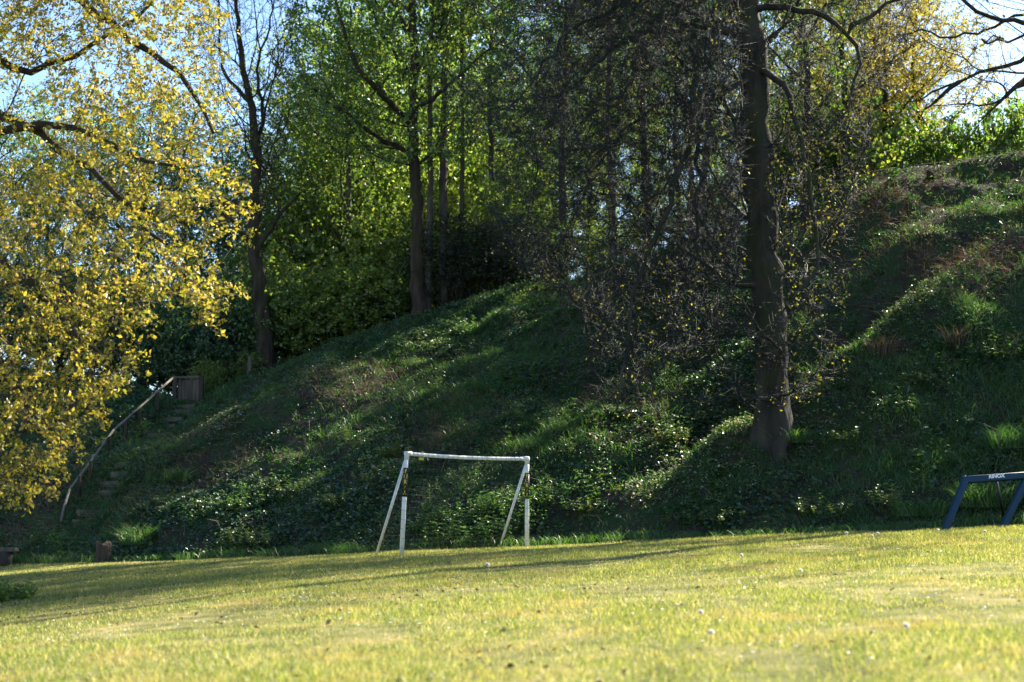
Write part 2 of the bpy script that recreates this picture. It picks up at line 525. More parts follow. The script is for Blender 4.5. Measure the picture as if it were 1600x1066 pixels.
def copy_tree(src, loc, rz, scale, leafmat=None):
    r = src.copy(); col.objects.link(r)
    r.location = loc; r.rotation_euler = (0, 0, rz); r.scale = (scale[0], scale[0], scale[1]) if isinstance(scale, tuple) else (scale,) * 3
    for ch in src.children:
        c = ch.copy(); col.objects.link(c); c.parent = r
        if leafmat is not None and c.name.startswith('crown'):
            c.material_slots[0].link = 'OBJECT'; c.material_slots[0].material = leafmat
    return r

def ell(n, c, rad, clump=None, shell=.5, seed=0):
    """points in an ellipsoid, denser towards its skin, in clumps"""
    out = np.zeros((0, 3)); w = Wave3(seed + 11, clump) if clump else None
    while len(out) < n:
        d = unit(rng.normal(size=(n * 2, 3))) * rng.uniform(0, 1, (n * 2, 1)) ** shell
        P = np.array(c) + d * np.array(rad)
        if w is not None: P = P[w(P) > -.15]
        out = np.vstack([out, P])
    return out[:n]

def inpoly(u, v, poly):
    c = np.zeros(len(u), bool); j = len(poly) - 1
    for i in range(len(poly)):
        xi, yi = poly[i]; xj, yj = poly[j]
        c ^= ((yi > v) != (yj > v)) & (u < (xj - xi) * (v - yi) / (yj - yi + 1e-9) + xi)
        j = i
    return c

def prism_points(n, poly, d0, d1, seed, clump=1.2, thr=-.2, dens=None):
    """points spread through a volume whose outline faces the lawn, d0 to d1 metres ahead"""
    poly = np.array(poly, float); lo, hi = poly.min(0), poly.max(0)
    out = np.zeros((0, 3)); w = Wave3(seed, clump)
    while len(out) < n:
        u = rng.uniform(lo[0], hi[0], n); v = rng.uniform(lo[1], hi[1], n)
        k = inpoly(u, v, poly)
        if dens is not None: k &= rng.uniform(0, 1, n) < dens(u, v)
        u, v = u[k], v[k]
        d = rng.uniform(d0, d1, len(u))
        a, b = (u - 800) / F, -(v - 533) / F
        y = math.cos(PITCH) - b * math.sin(PITCH); z = math.sin(PITCH) + b * math.cos(PITCH)
        P = np.stack([a / y * d, d, CAM_Z + z / y * d], 1)
        P = P[w(P) > thr]
        P = P[P[:, 2] > height(P[:, 0], P[:, 1]) + .15]
        out = np.vstack([out, P])
    return out[:n]
# ------------------------------------------------------------------ trees: the ones with a shape of their own
def gpos(u, d):
    x = (u - 800) / F * d
    return np.array((x, d, hz(x, d)))

# young-leaved oak hanging in from the left
b = gpos(-270, 19.5)
oak_poly = [(-260, -200), (360, -200), (350, 20), (365, 120), (372, 180), (402, 215), (382, 270), (408, 300), (397, 390), (382, 450), (348, 470), (342, 540), (312, 525),
            (292, 440), (255, 480), (228, 530), (238, 560), (195, 605), (165, 640), (130, 690), (98, 735), (72, 775), (20, 785), (-200, 800)]
oak_d = lambda u, v: np.clip((400 - u + 30 * np.sin(v / 23)) / 110, .12, 1) * np.where((u < 85) & (v > 110) & (v < 250), .22, np.where((u > 190) & (u < 330) & (v > 500) & (v < 600), .35, 1.0))
sk = skeleton([
    ([b - [0, 0, .2], at(-262, 700, 19.5), at(-240, 480, 19.4), at(-215, 300, 19.2), at(-190, 120, 19), at(-150, -120, 19), at(-120, -400, 19)], .42, .12),
    ([at(-215, 310, 19.2), at(-60, 238, 18.6), at(0, 205, 18.3), at(22, 180, 18), at(64, 178, 17.8), at(118, 200, 17.5), at(140, 240, 17.2), at(200, 238, 17), at(265, 262, 16.8)], .115, .02),
    ([at(-195, 160, 19.1), at(-60, 160, 18.8), at(0, 168, 18.5), at(41, 178, 18.2), at(72, 220, 18), at(108, 257, 17.7), at(150, 258, 17.5), at(205, 335, 17.2), at(260, 380, 17)], .10, .02),
    ([at(-180, 90, 19), at(-60, 60, 18.8), at(0, 86, 18.7), at(42, 135, 18.5), at(82, 115, 18.5), at(158, 68, 18.4), at(160, 40, 18.6), at(240, 10, 18.5)], .085, .02),
    ([at(-225, 380, 19.3), at(-80, 400, 18.8), at(0, 390, 18.3), at(60, 450, 18), at(115, 530, 17.7), at(200, 600, 17.5)], .12, .02),
    ([at(-240, 480, 19.3), at(-90, 520, 18.8), at(0, 560, 18.2), at(50, 640, 17.9), at(90, 710, 17.7)], .10, .02),
    ([at(-160, -60, 19), at(0, -40, 18.8), at(100, -20, 18.6), at(200, 60, 18.2), at(290, 110, 17.8), at(330, 200, 17.4)], .12, .02),
], prism_points(7000, oak_poly, 15.4, 20.5, 5, .9, -.1, oak_d), bf=.3, tip=.0045, wander=.03)
oak = build_tree('oak_tree', sk, M['bark_dark'], M['twig'], M['oak_leaf'], 9, (.060, .034), (1, .2, .0052, .25), thin=.02, cluster=.03, limb_r=.05)
tag(oak, 'large oak with glowing yellow young leaves drooping over the stairs', 'tree')

# bare gnarled tree beside it
d = 45.5
sk = skeleton([
    ([gpos(416, d) - [0, 0, .3], at(412, 520, d), at(404, 440, d), at(398, 380, d), at(399, 320, d), at(403, 260, d), at(398, 200, d), at(386, 140, d), at(372, 60, d), at(366, -60, d)], .34, .04),
    ([at(399, 335, d), at(378, 316, d - .3), at(350, 306, d - .6), at(328, 318, d - .9)], .2, .1),
    ([at(401, 400, d), at(380, 365, d - .4), at(362, 340, d - .8), at(345, 330, d - 1)], .11, .04),
    ([at(402, 390, d), at(420, 356, d - .3), at(438, 338, d - .5), at(450, 318, d - .6), at(470, 300, d - .8)], .12, .03),
    ([at(400, 230, d), at(415, 190, d + .3), at(408, 140, d + .4), at(392, 108, d + .2), at(420, 60, d), at(430, -20, d)], .08, .02),
    ([at(390, 160, d), at(360, 130, d), at(340, 90, d), at(345, 20, d), at(330, -50, d)], .075, .02),
], prism_points(2600, [(290, -120), (480, -120), (465, 100), (440, 330), (395, 330), (370, 200), (320, 120)], 43.3, 47.8, 6, 2.0, -.6), bf=.4, tip=.006, wander=.03)
bare = build_tree('gnarled_tree', sk, M['bark_dark'], M['bark_dark'], M['leaf_mid'], 1, (.07, .045), (2, .35, .006), thin=.03, limb_r=.07,
                  leafkeep=lambda P: rng.uniform(0, 1, len(P)) < np.where(P[:, 2] < 13, .6, .15))
tag(bare, 'gnarled dark bare tree with a broken stub limb beside the oak', 'tree')

# broad maple on the ridge
d = 45.6
sk = skeleton([
    ([gpos(652, d) - [0, 0, .3], at(653, 430, d), at(652, 350, d), at(650, 290, d), at(646, 230, d), at(646, 170, d), at(648, 100, d), at(646, 40, d), at(645, -60, d), at(640, -260, d)], .25, .07),
    ([at(646, 195, d), at(622, 176, d - .5), at(602, 152, d - 1), at(572, 128, d - 1.5), at(540, 60, d - 1.8), at(520, -20, d - 2)], .12, .03),
    ([at(646, 240, d), at(600, 226, d - .4), at(565, 190, d - .8), at(520, 165, d - 1), at(470, 120, d - 1.2)], .10, .03),
    ([at(648, 115, d), at(668, 82, d + .4), at(692, 40, d + .7), at(712, -10, d + 1), at(730, -120, d + 1)], .12, .04),
    ([at(646, 175, d), at(672, 152, d - .6), at(705, 135, d - 1), at(740, 92, d - 1.4), at(790, 60, d - 1.6)], .09, .025),
    ([at(648, 70, d), at(620, 20, d), at(590, -60, d), at(570, -160, d)], .10, .04),
    ([at(647, 130, d), at(630, 100, d + 1), at(600, 60, d + 1.6), at(575, 0, d + 2)], .08, .03),
], prism_points(2300, [(440, -260), (840, -260), (815, 60), (780, 180), (720, 250), (640, 265), (560, 240), (500, 215), (455, 150)], 42.4, 49, 8, 2.2, -.25), bf=.35, tip=.007, wander=.03)
maple = build_tree('maple_tree', sk, M['bark_dark'], M['bark_dark'], M['leaf_mid'], 3, (.11, .085), (3, .38, .005), thin=.03, limb_r=.07)
tag(maple, 'tall spreading green tree with straight dark trunk on the ridge behind the goal', 'tree')

# big beech on the bank, still almost bare
bb = hit(1207, 684)
d = bb[1] + .3
poly_l = [(1165, -260), (680, -260), (680, 60), (700, 200), (730, 330), (800, 420), (905, 490), (930, 640), (990, 660), (1050, 580), (1120, 520), (1165, 420)]
poly_r = [(1190, -260), (1460, -260), (1430, 60), (1380, 160), (1345, 300), (1330, 420), (1290, 470), (1200, 440)]
poly_low = [(1130, 470), (1330, 430), (1310, 590), (1250, 640), (1100, 640), (1040, 600)]
bd = lambda u, v: np.clip(1.15 - np.maximum(0, v - 150) / 480, .17, 1) * np.clip((u - 690 - 25 * np.sin(v / 37)) / 190, .02, 1) ** 1.3
pts = np.vstack([prism_points(12500, poly_l, d - 3.6, d + 2.6, 21, 1.6, -.35, bd), prism_points(2300, poly_r, d - 2.6, d + 2.4, 22, 1.6, -.2, bd),
                 prism_points(420, poly_low, d - 3, d - .6, 23, 1.2, -.1),
                 ell(2200, bb + np.array([.5, .6, 17.5]), (5.5, 5, 5), 2.5, .6, 3)])
def P(u, v, o): return at(u, v, d + o)
sk = skeleton([
    ([bb + [0, .1, -.9], bb + [0, .05, -.3], bb + [0, 0.02, .3], P(1208, 600, 0), P(1201, 500, 0), P(1194, 400, 0), P(1187, 300, 0), P(1181, 200, 0), P(1176, 100, 0), P(1171, 0, 0), P(1165, -180, 0), P(1160, -420, 0), P(1165, -640, .4)], .36, .23),
    ([P(1173, 45, 0), P(1135, 42, -.6), P(1100, 52, -1.2), P(1084, 78, -1.6), P(1094, 118, -1.9), P(1086, 170, -2), P(1072, 235, -2.1), P(1060, 290, -2.2), P(1020, 370, -2.3), P(988, 430, -2.4), P(986, 500, -2.5), P(978, 575, -2.6), P(962, 640, -2.8)], 0.112, 0.021),
    ([P(1180, 130, 0), P(1140, 138, -.5), P(1112, 128, -.9), P(1098, 180, -1.2), P(1085, 250, -1.4), P(1092, 330, -1.6), P(1075, 420, -1.8), P(1050, 500, -2)], 0.073, 0.014),
    ([P(1181, 190, 0), P(1130, 215, -.8), P(1095, 228, -1.4), P(1050, 280, -2), P(1000, 330, -2.4), P(940, 350, -2.7)], 0.056, 0.014),
    ([P(1177, 112, 0), P(1212, 108, -.6), P(1232, 122, -1), P(1242, 170, -1.3), P(1258, 240, -1.6), P(1268, 300, -1.7), P(1280, 360, -1.8), P(1288, 425, -1.9), P(1268, 462, -2.0), P(1218, 490, -2.0), P(1170, 530, -2.1)], 0.079, 0.017),
    ([P(1172, 15, 0), P(1230, 12, -.5), P(1290, 22, -1), P(1330, 42, -1.4), P(1352, 70, -1.6), P(1338, 120, -1.8), P(1330, 180, -2), P(1310, 215, -2.1), P(1265, 220, -2.2)], 0.086, 0.014),
    ([P(1330, 40, -1.4), P(1362, 15, -1.7), P(1420, -10, -2), P(1480, -30, -2.2)], 0.053, 0.014),
    ([P(1171, -20, 0), P(1080, -30, -1), P(980, 0, -1.6), P(880, 60, -2), P(810, 160, -2.2)], 0.086, 0.014),
    ([P(1174, 60, 0), P(1060, 40, 1), P(940, 90, 1.6), P(850, 200, 2), P(830, 330, 2.2)], 0.073, 0.014),
    ([P(1179, 170, 0), P(1120, 180, .8), P(1050, 150, 1.4), P(960, 220, 1.8), P(900, 330, 2), P(880, 430, 2)], 0.059, 0.014),
    ([P(1165, -200, 0), P(1060, -260, -1.5), P(920, -230, -2.4), P(800, -120, -2.8)], 0.086, 0.021),
    ([P(1165, -200, 0), P(1260, -260, 1), P(1360, -230, 1.6), P(1430, -100, 2)], 0.079, 0.021),
], pts, bf=.22, tip=.0042, power=2.25, wander=.045)
BEECH_BASE = bb
beech = build_tree('beech_tree', sk, M['bark_beech'], M['beech_twig'], M['leaf_beech'], 2, (.06, .042), (7, .38, .005, .15), thin=.022, limb_r=.035, flare=.5, bury=.95,
                   leafkeep=lambda P: (rng.uniform(0, 1, len(P)) < np.where((P[:, 0] > bb[0] - .2) & (P[:, 2] < 9), .16, np.where(P[:, 2] < 6.5, .04, np.where(P[:, 2] > 14.5, .25, .02)))))  # leaves high above the frame are added to shade the left lawn
for c in beech.children:
    if c.name.startswith('trunk'): c['label'] = 'thick smooth grey beech trunk'
tag(beech, 'big bare beech with thick grey trunk and drooping limbs on the bank', 'tree')

# oak out of the frame on the right whose boughs reach in
d = 38
b = gpos(1960, d)
def P(u, v, o): return at(u, v, d + o)
sk = skeleton([
    ([b - [0, 0, .3], P(1950, 160, 0), P(1930, 80, 0), P(1910, -60, 0), P(1900, -300, 0), P(1890, -560, 0)], .5, .15),
    ([P(1930, 90, 0), P(1800, 60, -.8), P(1700, 66, -1.4), P(1600, 90, -2), P(1560, 106, -2.2), P(1530, 112, -2.3), P(1502, 124, -2.4), P(1480, 134, -2.5), P(1456, 137, -2.6), P(1441, 158, -2.6), P(1425, 166, -2.6), P(1400, 178, -2.6)], .2, .012),
    ([P(1504, 124, -2.4), P(1480, 140, -2.6), P(1468, 150, -2.7), P(1456, 166, -2.8), P(1432, 190, -2.9)], .08, .012),
    ([P(1940, 130, 0), P(1800, 110, -.6), P(1700, 100, -1.2), P(1600, 126, -1.8), P(1588, 150, -1.9), P(1560, 163, -2.1), P(1530, 160, -2.2), P(1500, 168, -2.4), P(1470, 160, -2.5)], .17, .012),
    ([P(1600, 126, -1.8), P(1575, 145, -2), P(1550, 166, -2.2), P(1530, 190, -2.3)], .09, .012),
    ([P(1915, -20, 0), P(1760, 20, -1), P(1660, 36, -1.6), P(1600, 40, -2), P(1550, 30, -2.2), P(1522, 20, -2.3), P(1495, -4, -2.4), P(1460, -60, -2.6)], .17, .03),
    ([P(1905, -120, 0), P(1750, -60, -1), P(1620, 10, -1.6), P(1540, 50, -1.6), P(1470, 52, -1.8), P(1400, 60, -2)], .10, .02),
    ([P(1910, -60, 0), P(1780, -30, .6), P(1600, 60, .8), P(1520, 62, .6), P(1570, 58, .6)], .09, .02),
], np.vstack([prism_points(1300, [(1340, -200), (1760, -200), (1760, 190), (1600, 172), (1440, 184), (1425, 130), (1470, 80), (1340, 66)], d - 4, d + 2, 31, 1.8, -.3),
              ell(2000, b + np.array([0, -.5, 8.5]), (7, 5, 5.5), 2.5, .6, 4)]), bf=.3, tip=.006, wander=.05)  # unseen crown, placed and filled out to shade the bank and lawn edge
oak_r = build_tree('old_oak_tree', sk, M['bark_dark'], M['bark_dark'], M['leaf_yellow'], 3, (.10, .07), (2, .3, .005), thin=.025, limb_r=.06,
                   leafkeep=lambda P: rng.uniform(0, 1, len(P)) < np.where(P[:, 0] < 14.5, .12, .8))
tag(oak_r, 'old oak at the right edge with heavy dark boughs reaching across the sky', 'tree')

# ------------------------------------------------------------------ woodland trees: a few kinds, copied
def proto(name, H, crown_lo, rad, n, seed, leafmat, per, leaf, bark, twl=(3, .4, .005), r0=.18, keep=None, bend=.3):
    g = np.random.default_rng(seed)
    w = g.normal(size=(6, 2)) * bend * np.linspace(0, 1, 6)[:, None]
    trunk = [(w[i, 0], w[i, 1], H * .92 * i / 5 - .25) for i in range(6)]
    gd = [(trunk, r0, .04)]
    for k in range(7):
        z = crown_lo + (H * .8 - crown_lo) * (k + .3) / 7; a = k * 2.4 + seed
        L = rad * (.75 - .3 * k / 7)
        x0, y0 = np.interp(z, [p[2] for p in trunk], [p[0] for p in trunk]), np.interp(z, [p[2] for p in trunk], [p[1] for p in trunk])
        gd.append(([(x0, y0, z), (x0 + L * .45 * math.cos(a), y0 + L * .45 * math.sin(a), z + L * .4), (x0 + L * math.cos(a + .2), y0 + L * math.sin(a + .2), z + L * .85)], r0 * .42 * (1 - .5 * k / 7), .02))
    c = (crown_lo + H) / 2
    pts = ell(n, (w[3, 0], w[3, 1], c), (rad, rad, (H - crown_lo) / 2), rad * .55, .55, seed)
    return build_tree(name, skeleton(gd, pts, bf=.3, tip=.008, wander=.02), bark, M['bark_dark'], leafmat, per, leaf, twl, thin=.035, limb_r=.06, leafkeep=keep)

T1 = proto('woodland_tree', 16, 3.2, 4.2, 1400, 41, M['leaf_bright'], 3, (.12, .085), M['bark_dark'])
T2 = proto('woodland_tree', 16, 4.5, 3.6, 1100, 42, M['leaf_mid'], 3, (.12, .09), M['bark_grey'], r0=.2)
T3 = proto('slender_tree', 17, 8.5, 2.6, 800, 43, M['leaf_cool'], 8, (.13, .10), M['bark_grey'], r0=.16, bend=.2)
T5 = proto('slender_tree', 17, 8.0, 2.8, 600, 45, M['leaf_mid'], 3, (.12, .09), M['bark_grey'], r0=.16, bend=.2)
T4 = proto('golden_tree', 13, 2.5, 4.4, 1100, 44, M['leaf_yellow'], 3, (.12, .08), M['bark_dark'], r0=.2, keep=lambda P: rng.uniform(0, 1, len(P)) < .7)
def bush(name, H, rad, n, seed, leafmat, per, leaf, stems=6, lean=.5, tipr=.005):
    g = np.random.default_rng(seed)
    gd = [([(0, 0, -.15), (.02, 0, H * .25), (.05, .04, H * .55), (.1, .1, H * .8)], .07, .012)]
    for k in range(stems):
        a = k * 2.4 + seed; L = rad * lean * g.uniform(.7, 1.3); h = H * g.uniform(.55, .9)
        gd.append(([(0.02 * math.cos(a), .02 * math.sin(a), .05), (L * .4 * math.cos(a), L * .4 * math.sin(a), h * .5), (L * math.cos(a), L * math.sin(a), h)], .05, .01))
    pts = ell(n, (0, 0, H * .52), (rad, rad, H * .5), rad * .5, .5, seed)
    pts = pts[pts[:, 2] > .1]
    return build_tree(name, skeleton(gd, pts, bf=.3, tip=tipr), M['bark_dark'], M['bark_dark'], leafmat, per, leaf, (3, .28, .004), thin=.03, limb_r=.045)
S1 = bush('understorey_tree', 5.5, 2.4, 800, 51, M['leaf_bright'], 3, (.13, .095))
S2 = bush('understorey_tree', 4.2, 2.2, 650, 52, M['leaf_mid'], 3, (.12, .09))
S3 = bush('skyline_bush', 2.6, 1.5, 260, 54, M['leaf_bright'], 3, (.15, .11), 5)
HOL = bush('holly_bush', 3.4, 2.1, 520, 53, M['leaf_holly'], 4, (.09, .05))

ORD = 'first second third fourth fifth sixth seventh eighth ninth tenth eleventh twelfth thirteenth fourteenth fifteenth sixteenth seventeenth eighteenth'.split()
def ordinals(rows):
    """rows that share a label get their own: which one of the row, counted from the left"""
    out = list(rows)
    for lab in {r[6] for r in rows}:
        idx = sorted([i for i, r in enumerate(rows) if r[6] == lab], key=lambda i: rows[i][0])
        if len(idx) > 1:
            for n_, i in enumerate(idx):
                out[i] = (*rows[i][:6], '%s, %s from the left' % (lab, ORD[n_]), *rows[i][7:])
    return out
def place(kinds, rows, name=None):
    """rows: (u, d, kind, size, height factor, leaf colour, label, category, group)"""
    used = set()
    rows = ordinals(rows)
    for (u, dd, k, s, sz, lm, label, cat, grp) in rows:
        src = kinds[k]
        loc = gpos(u, dd); rz = random.uniform(0, 6.28)
        if k in used:
            o = copy_tree(src, loc, rz, (s, s * sz), M[lm])
        else:
            used.add(k); o = src
            o.location = loc; o.rotation_euler = (0, 0, rz); o.scale = (s, s, s * sz)
            for c in o.children:
                if c.name.startswith('crown'):
                    c.material_slots[0].link = 'OBJECT'; c.material_slots[0].material = M[lm]
        tag(o, label, cat, grp)
LW = 'green tree in the wood behind the ridge', 'tree', 'woodland trees behind the ridge'
LO = 'low green tree behind the yellow oak', 'tree', 'trees behind the yellow oak'
LB = 'leafy tree behind the bare beech twigs', 'tree', 'trees behind the beech'
LR = 'yellow-green tree behind the earth mound', 'tree', 'trees behind the earth mound'
rows = []
for u, dd, k, s, sz, lm in [
    (470, 54, 'T2', .85, 1, 'leaf_mid'), (505, 56, 'T1', 1.05, 1, 'leaf_bright'), (540, 50, 'T2', .9, 1, 'leaf_mid'), (577, 53, 'T5', 1, 1, 'leaf_mid'), (606, 60, 'T1', 1.15, 1, 'leaf_bright'),
    (768, 52, 'T5', 1, 1, 'leaf_cool'),
    (480, 66, 'T1', 1.05, 1, 'leaf_bright'), (590, 66, 'T1', 1.1, 1, 'leaf_bright'), (690, 64, 'T1', 1.0, 1, 'leaf_bright'), (800, 66, 'T2', 1.1, 1, 'leaf_bright'), (540, 76, 'T2', 1.3, 1, 'leaf_bright'), (640, 80, 'T1', 1.4, 1, 'leaf_bright'), (740, 76, 'T2', 1.3, 1, 'leaf_bright'),
    (860, 72, 'T2', 1.2, 1, 'leaf_mid')]:
    rows.append((u, dd, k, s, sz, lm, *LW))
rows.append((692, 47.6, 'T5', 1.15, 1.05, 'leaf_mid', 'straight pale-barked tree just right of the ridge maple', 'tree', 'woodland trees behind the ridge'))
rows.append((722, 49.5, 'T5', .75, 1.4, 'leaf_bright', 'thin pole-like young tree right of the pale-barked trunk', 'tree', 'woodland trees behind the ridge'))
rows.append((668, 47.2, 'T5', .9, 1.1, 'leaf_bright', 'slim dark trunk close behind the ridge maple', 'tree', 'woodland trees behind the ridge'))
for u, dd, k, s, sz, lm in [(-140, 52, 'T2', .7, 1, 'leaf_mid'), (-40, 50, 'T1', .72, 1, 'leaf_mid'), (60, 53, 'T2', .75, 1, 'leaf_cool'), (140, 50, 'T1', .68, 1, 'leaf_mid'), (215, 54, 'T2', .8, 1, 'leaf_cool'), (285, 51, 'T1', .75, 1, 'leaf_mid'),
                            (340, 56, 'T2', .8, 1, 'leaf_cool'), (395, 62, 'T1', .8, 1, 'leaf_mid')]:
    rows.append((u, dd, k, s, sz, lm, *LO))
for u, dd, k, s, sz, lm in [(882, 49, 'T2', .9, 1, 'leaf_cool'), (925, 58, 'T1', .9, 1, 'leaf_mid'), (1010, 54, 'T1', .9, 1, 'leaf_bright'), (1065, 50, 'T3', .8, 1, 'leaf_mid'),
                            (950, 72, 'T1', 1.2, 1, 'leaf_mid'), (1130, 68, 'T1', .9, 1, 'leaf_bright'), (1105, 39, 'T2', .75, 1.1, 'leaf_cool'), (1268, 39.5, 'T1', .68, 1.25, 'leaf_mid'), (1085, 44.5, 'T3', .75, 1, 'leaf_mid'), (960, 45.8, 'T3', .9, 1, 'leaf_mid'), (1015, 46, 'T3', .9, 1, 'leaf_cool'), (1235, 50, 'T2', .45, 1, 'leaf_bright'), (1262, 47, 'T3', .8, 1, 'leaf_mid'),
                            (1290, 52, 'T1', .48, 1, 'leaf_bright')]:
    rows.append((u, dd, k, s, sz, lm, *LB))
for u, dd, k, s, sz, lm in [(1335, 44, 'T4', .78, 1, 'leaf_yellow'), (1400, 47, 'T4', .7, 1, 'leaf_yellow'), (1385, 54, 'T4', .85, 1, 'leaf_yellow'), (1452, 50, 'T4', .8, .95, 'leaf_yellow'), (1300, 60, 'T4', 1, 1, 'leaf_yellow'), (1500, 60, 'T4', .55, .9, 'leaf_bright'), (1600, 58, 'T4', .5, .9, 'leaf_bright'), (1690, 60, 'T4', .6, 1, 'leaf_bright')]:
    rows.append((u, dd, k, s, sz, lm, *LR))
place(dict(T1=T1, T2=T2, T3=T3, T4=T4, T5=T5), rows)
UW = 'bushy young tree in the row along the ridge', 'small tree', 'understorey behind the ridge'
UO = 'dark green bush above the stairs', 'bush', 'bushes behind the stairs'
UB = 'sunlit bush behind the big beech', 'bush', 'bushes behind the beech'
UR = 'bright green bush on the right skyline', 'bush', 'bushes on the right skyline'
rows = []
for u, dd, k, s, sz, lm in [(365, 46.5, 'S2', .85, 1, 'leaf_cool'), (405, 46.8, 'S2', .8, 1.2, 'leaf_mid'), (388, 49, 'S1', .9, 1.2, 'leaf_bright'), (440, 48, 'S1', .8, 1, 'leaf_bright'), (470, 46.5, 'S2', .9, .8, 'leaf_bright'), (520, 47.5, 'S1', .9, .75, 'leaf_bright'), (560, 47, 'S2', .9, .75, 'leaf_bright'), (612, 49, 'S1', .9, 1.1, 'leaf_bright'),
                            (680, 51, 'S1', 1, 1.1, 'leaf_bright'), (735, 51, 'S1', 1, 1.1, 'leaf_bright'), (775, 50, 'S2', .9, 1.1, 'leaf_mid'), (815, 49, 'S1', .8, 1.1, 'leaf_mid'), (500, 52, 'S1', 1.3, 1.2, 'leaf_bright'), (575, 54, 'S1', 1.3, 1.2, 'leaf_bright'), (655, 56, 'S1', 1.4, 1.2, 'leaf_bright'), (715, 57, 'S1', 1.4, 1.2, 'leaf_bright'), (790, 56, 'S1', 1.3, 1.2, 'leaf_bright')]:
    rows.append((u, dd, k, s, sz, lm, *UW))
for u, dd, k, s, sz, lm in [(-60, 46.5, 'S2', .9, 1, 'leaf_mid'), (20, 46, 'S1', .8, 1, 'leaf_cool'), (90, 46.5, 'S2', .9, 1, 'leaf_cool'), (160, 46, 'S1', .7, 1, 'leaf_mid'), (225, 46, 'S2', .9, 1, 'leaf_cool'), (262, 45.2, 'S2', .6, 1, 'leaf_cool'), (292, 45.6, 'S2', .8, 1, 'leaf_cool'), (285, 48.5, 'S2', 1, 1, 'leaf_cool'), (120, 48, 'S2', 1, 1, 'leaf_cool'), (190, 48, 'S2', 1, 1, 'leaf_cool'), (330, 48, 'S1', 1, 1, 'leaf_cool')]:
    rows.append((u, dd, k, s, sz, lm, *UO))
for u, dd, k, s, sz, lm in [(880, 48, 'S2', .5, 1, 'leaf_mid'), (930, 48, 'S1', .5, 1, 'leaf_bright'), (985, 47, 'S2', .5, 1, 'leaf_mid'), (1040, 47, 'S1', .5, 1, 'leaf_bright'), (1095, 47, 'S1', .45, 1, 'leaf_bright'), (1140, 46, 'S2', .6, 1, 'leaf_bright'), (1230, 45.5, 'S1', .8, 1, 'leaf_bright'), (1275, 46, 'S1', .75, 1, 'leaf_bright')]:
    rows.append((u, dd, k, s, sz, lm, *UB))
for u, dd, k, s, sz, lm in [(1320, 45, 'S3', 1.2, 1, 'leaf_bright'), (1365, 47, 'S3', 1.4, 1.2, 'leaf_mid'), (1405, 45.5, 'S3', .8, .9, 'leaf_mid'), (1442, 49, 'S3', 1.3, 1.2, 'leaf_bright'), (1490, 46, 'S3', .9, 1.3, 'leaf_mid'), (1540, 49, 'S3', 1.2, 1, 'leaf_bright'), (1592, 46, 'S3', .9, 1.4, 'leaf_mid'), (1650, 48, 'S3', 1.4, 1, 'leaf_bright')]:
    rows.append((u, dd, k, s, sz, lm, *UR))
rows += [(322, 44.2, 'S2', .3, 1, 'leaf_bright', 'small pale shrub growing right beside the wooden hatch', 'shrub', None),
         (385, 45, 'S2', .28, 1, 'leaf_bright', 'small pale shrub at the foot of the gnarled tree', 'shrub', None)]
place(dict(S1=S1, S2=S2, S3=S3), rows)
place(dict(H=HOL), [(715, 46.8, 'H', 1.0, 1, 'leaf_holly', 'nearly black holly bush right of the ridge maple trunk', 'bush', 'holly bushes on the ridge'),
                    (790, 47, 'H', .95, .9, 'leaf_holly', 'nearly black holly bush nearest the beech twigs', 'bush', 'holly bushes on the ridge'),
                    (600, 47.2, 'H', .7, .8, 'leaf_holly', 'dark holly bush left of the ridge maple trunk', 'bush', 'holly bushes on the ridge')])
# ------------------------------------------------------------------ ground plants
def frustum(n, ylo, yhi, margin=1.5):
    y = rng.uniform(ylo, yhi, n)
    w = y * 800 / F + margin
    return rng.uniform(-1, 1, n) * w, y

def bank_points(n, tmax=1.04, tmin=0.0):
    X, Y = [], []
    c = 0
    while c < n:
        x = rng.uniform(-18, 17.5, n); y = rng.uniform(24, 47, n)
        yf, yr = np.interp(x, XS, FY), np.interp(x, XS, RY)
        t = (y - yf) / (yr - yf)
        k = (t > tmin) & (t < tmax) & (np.abs(x) < y * 800 / F + 1.2)
        X.append(x[k]); Y.append(y[k]); c += k.sum()
    x, y = np.concatenate(X)[:n], np.concatenate(Y)[:n]
    return np.stack([x, y, height(x, y)], 1)

def spots(px, rad, P):
    """0..1 weight of the places around the listed pixels' ground points"""
    w = np.zeros(len(P))
    for (u, v), r in zip(px, rad):
        h = hit(u, v)
        w = np.maximum(w, np.exp(-(((P[:, :2] - h[:2]) / r) ** 2).sum(1)))
    return w
STEP_PX = [(137, 816), (145, 801), (154, 787), (165, 771), (178, 756), (191, 741), (205, 725), (220, 709), (232, 694), (244, 681), (257, 668), (270, 656), (282, 645), (293, 636)]
STEPS = [hit(u, v) for u, v in STEP_PX]
def off_steps(P, r=.5):
    k = np.ones(len(P), bool)
    for s in STEPS:
        k &= ((P[:, :2] - s[:2]) ** 2).sum(1) > r * r
    return k

soil_px = [(330, 730), (300, 690), (540, 610), (690, 680), (700, 650), (1340, 300), (1380, 340), (1480, 440), (1380, 570), (1000, 800), (1030, 770), (1330, 700), (230, 780), (380, 620), (1560, 420), (1230, 330), (620, 590), (60, 820), (1400, 290), (1440, 310), (1550, 270), (1300, 400), (1510, 470)]
soil_r = [1.3, 1.2, 1.6, 1.1, 1.2, 1.6, 1.5, 2.2, 1.4, .9, .8, 1.2, 1.0, 1.0, 1.5, 1.5, 1.0, 1.5, 1.2, 1.2, 1.0, 1.3, 1.3]
def soil(P): return np.clip(spots(soil_px, soil_r, P) + np.clip((P[:, 0] - 5) / 3, 0, .85) * np.clip((P[:, 1] - 32) / 2, 0, 1) + .45 * np.clip(N4(P[:, 0] * .5, P[:, 1] * .6) - .15, 0, 1), 0, 1)

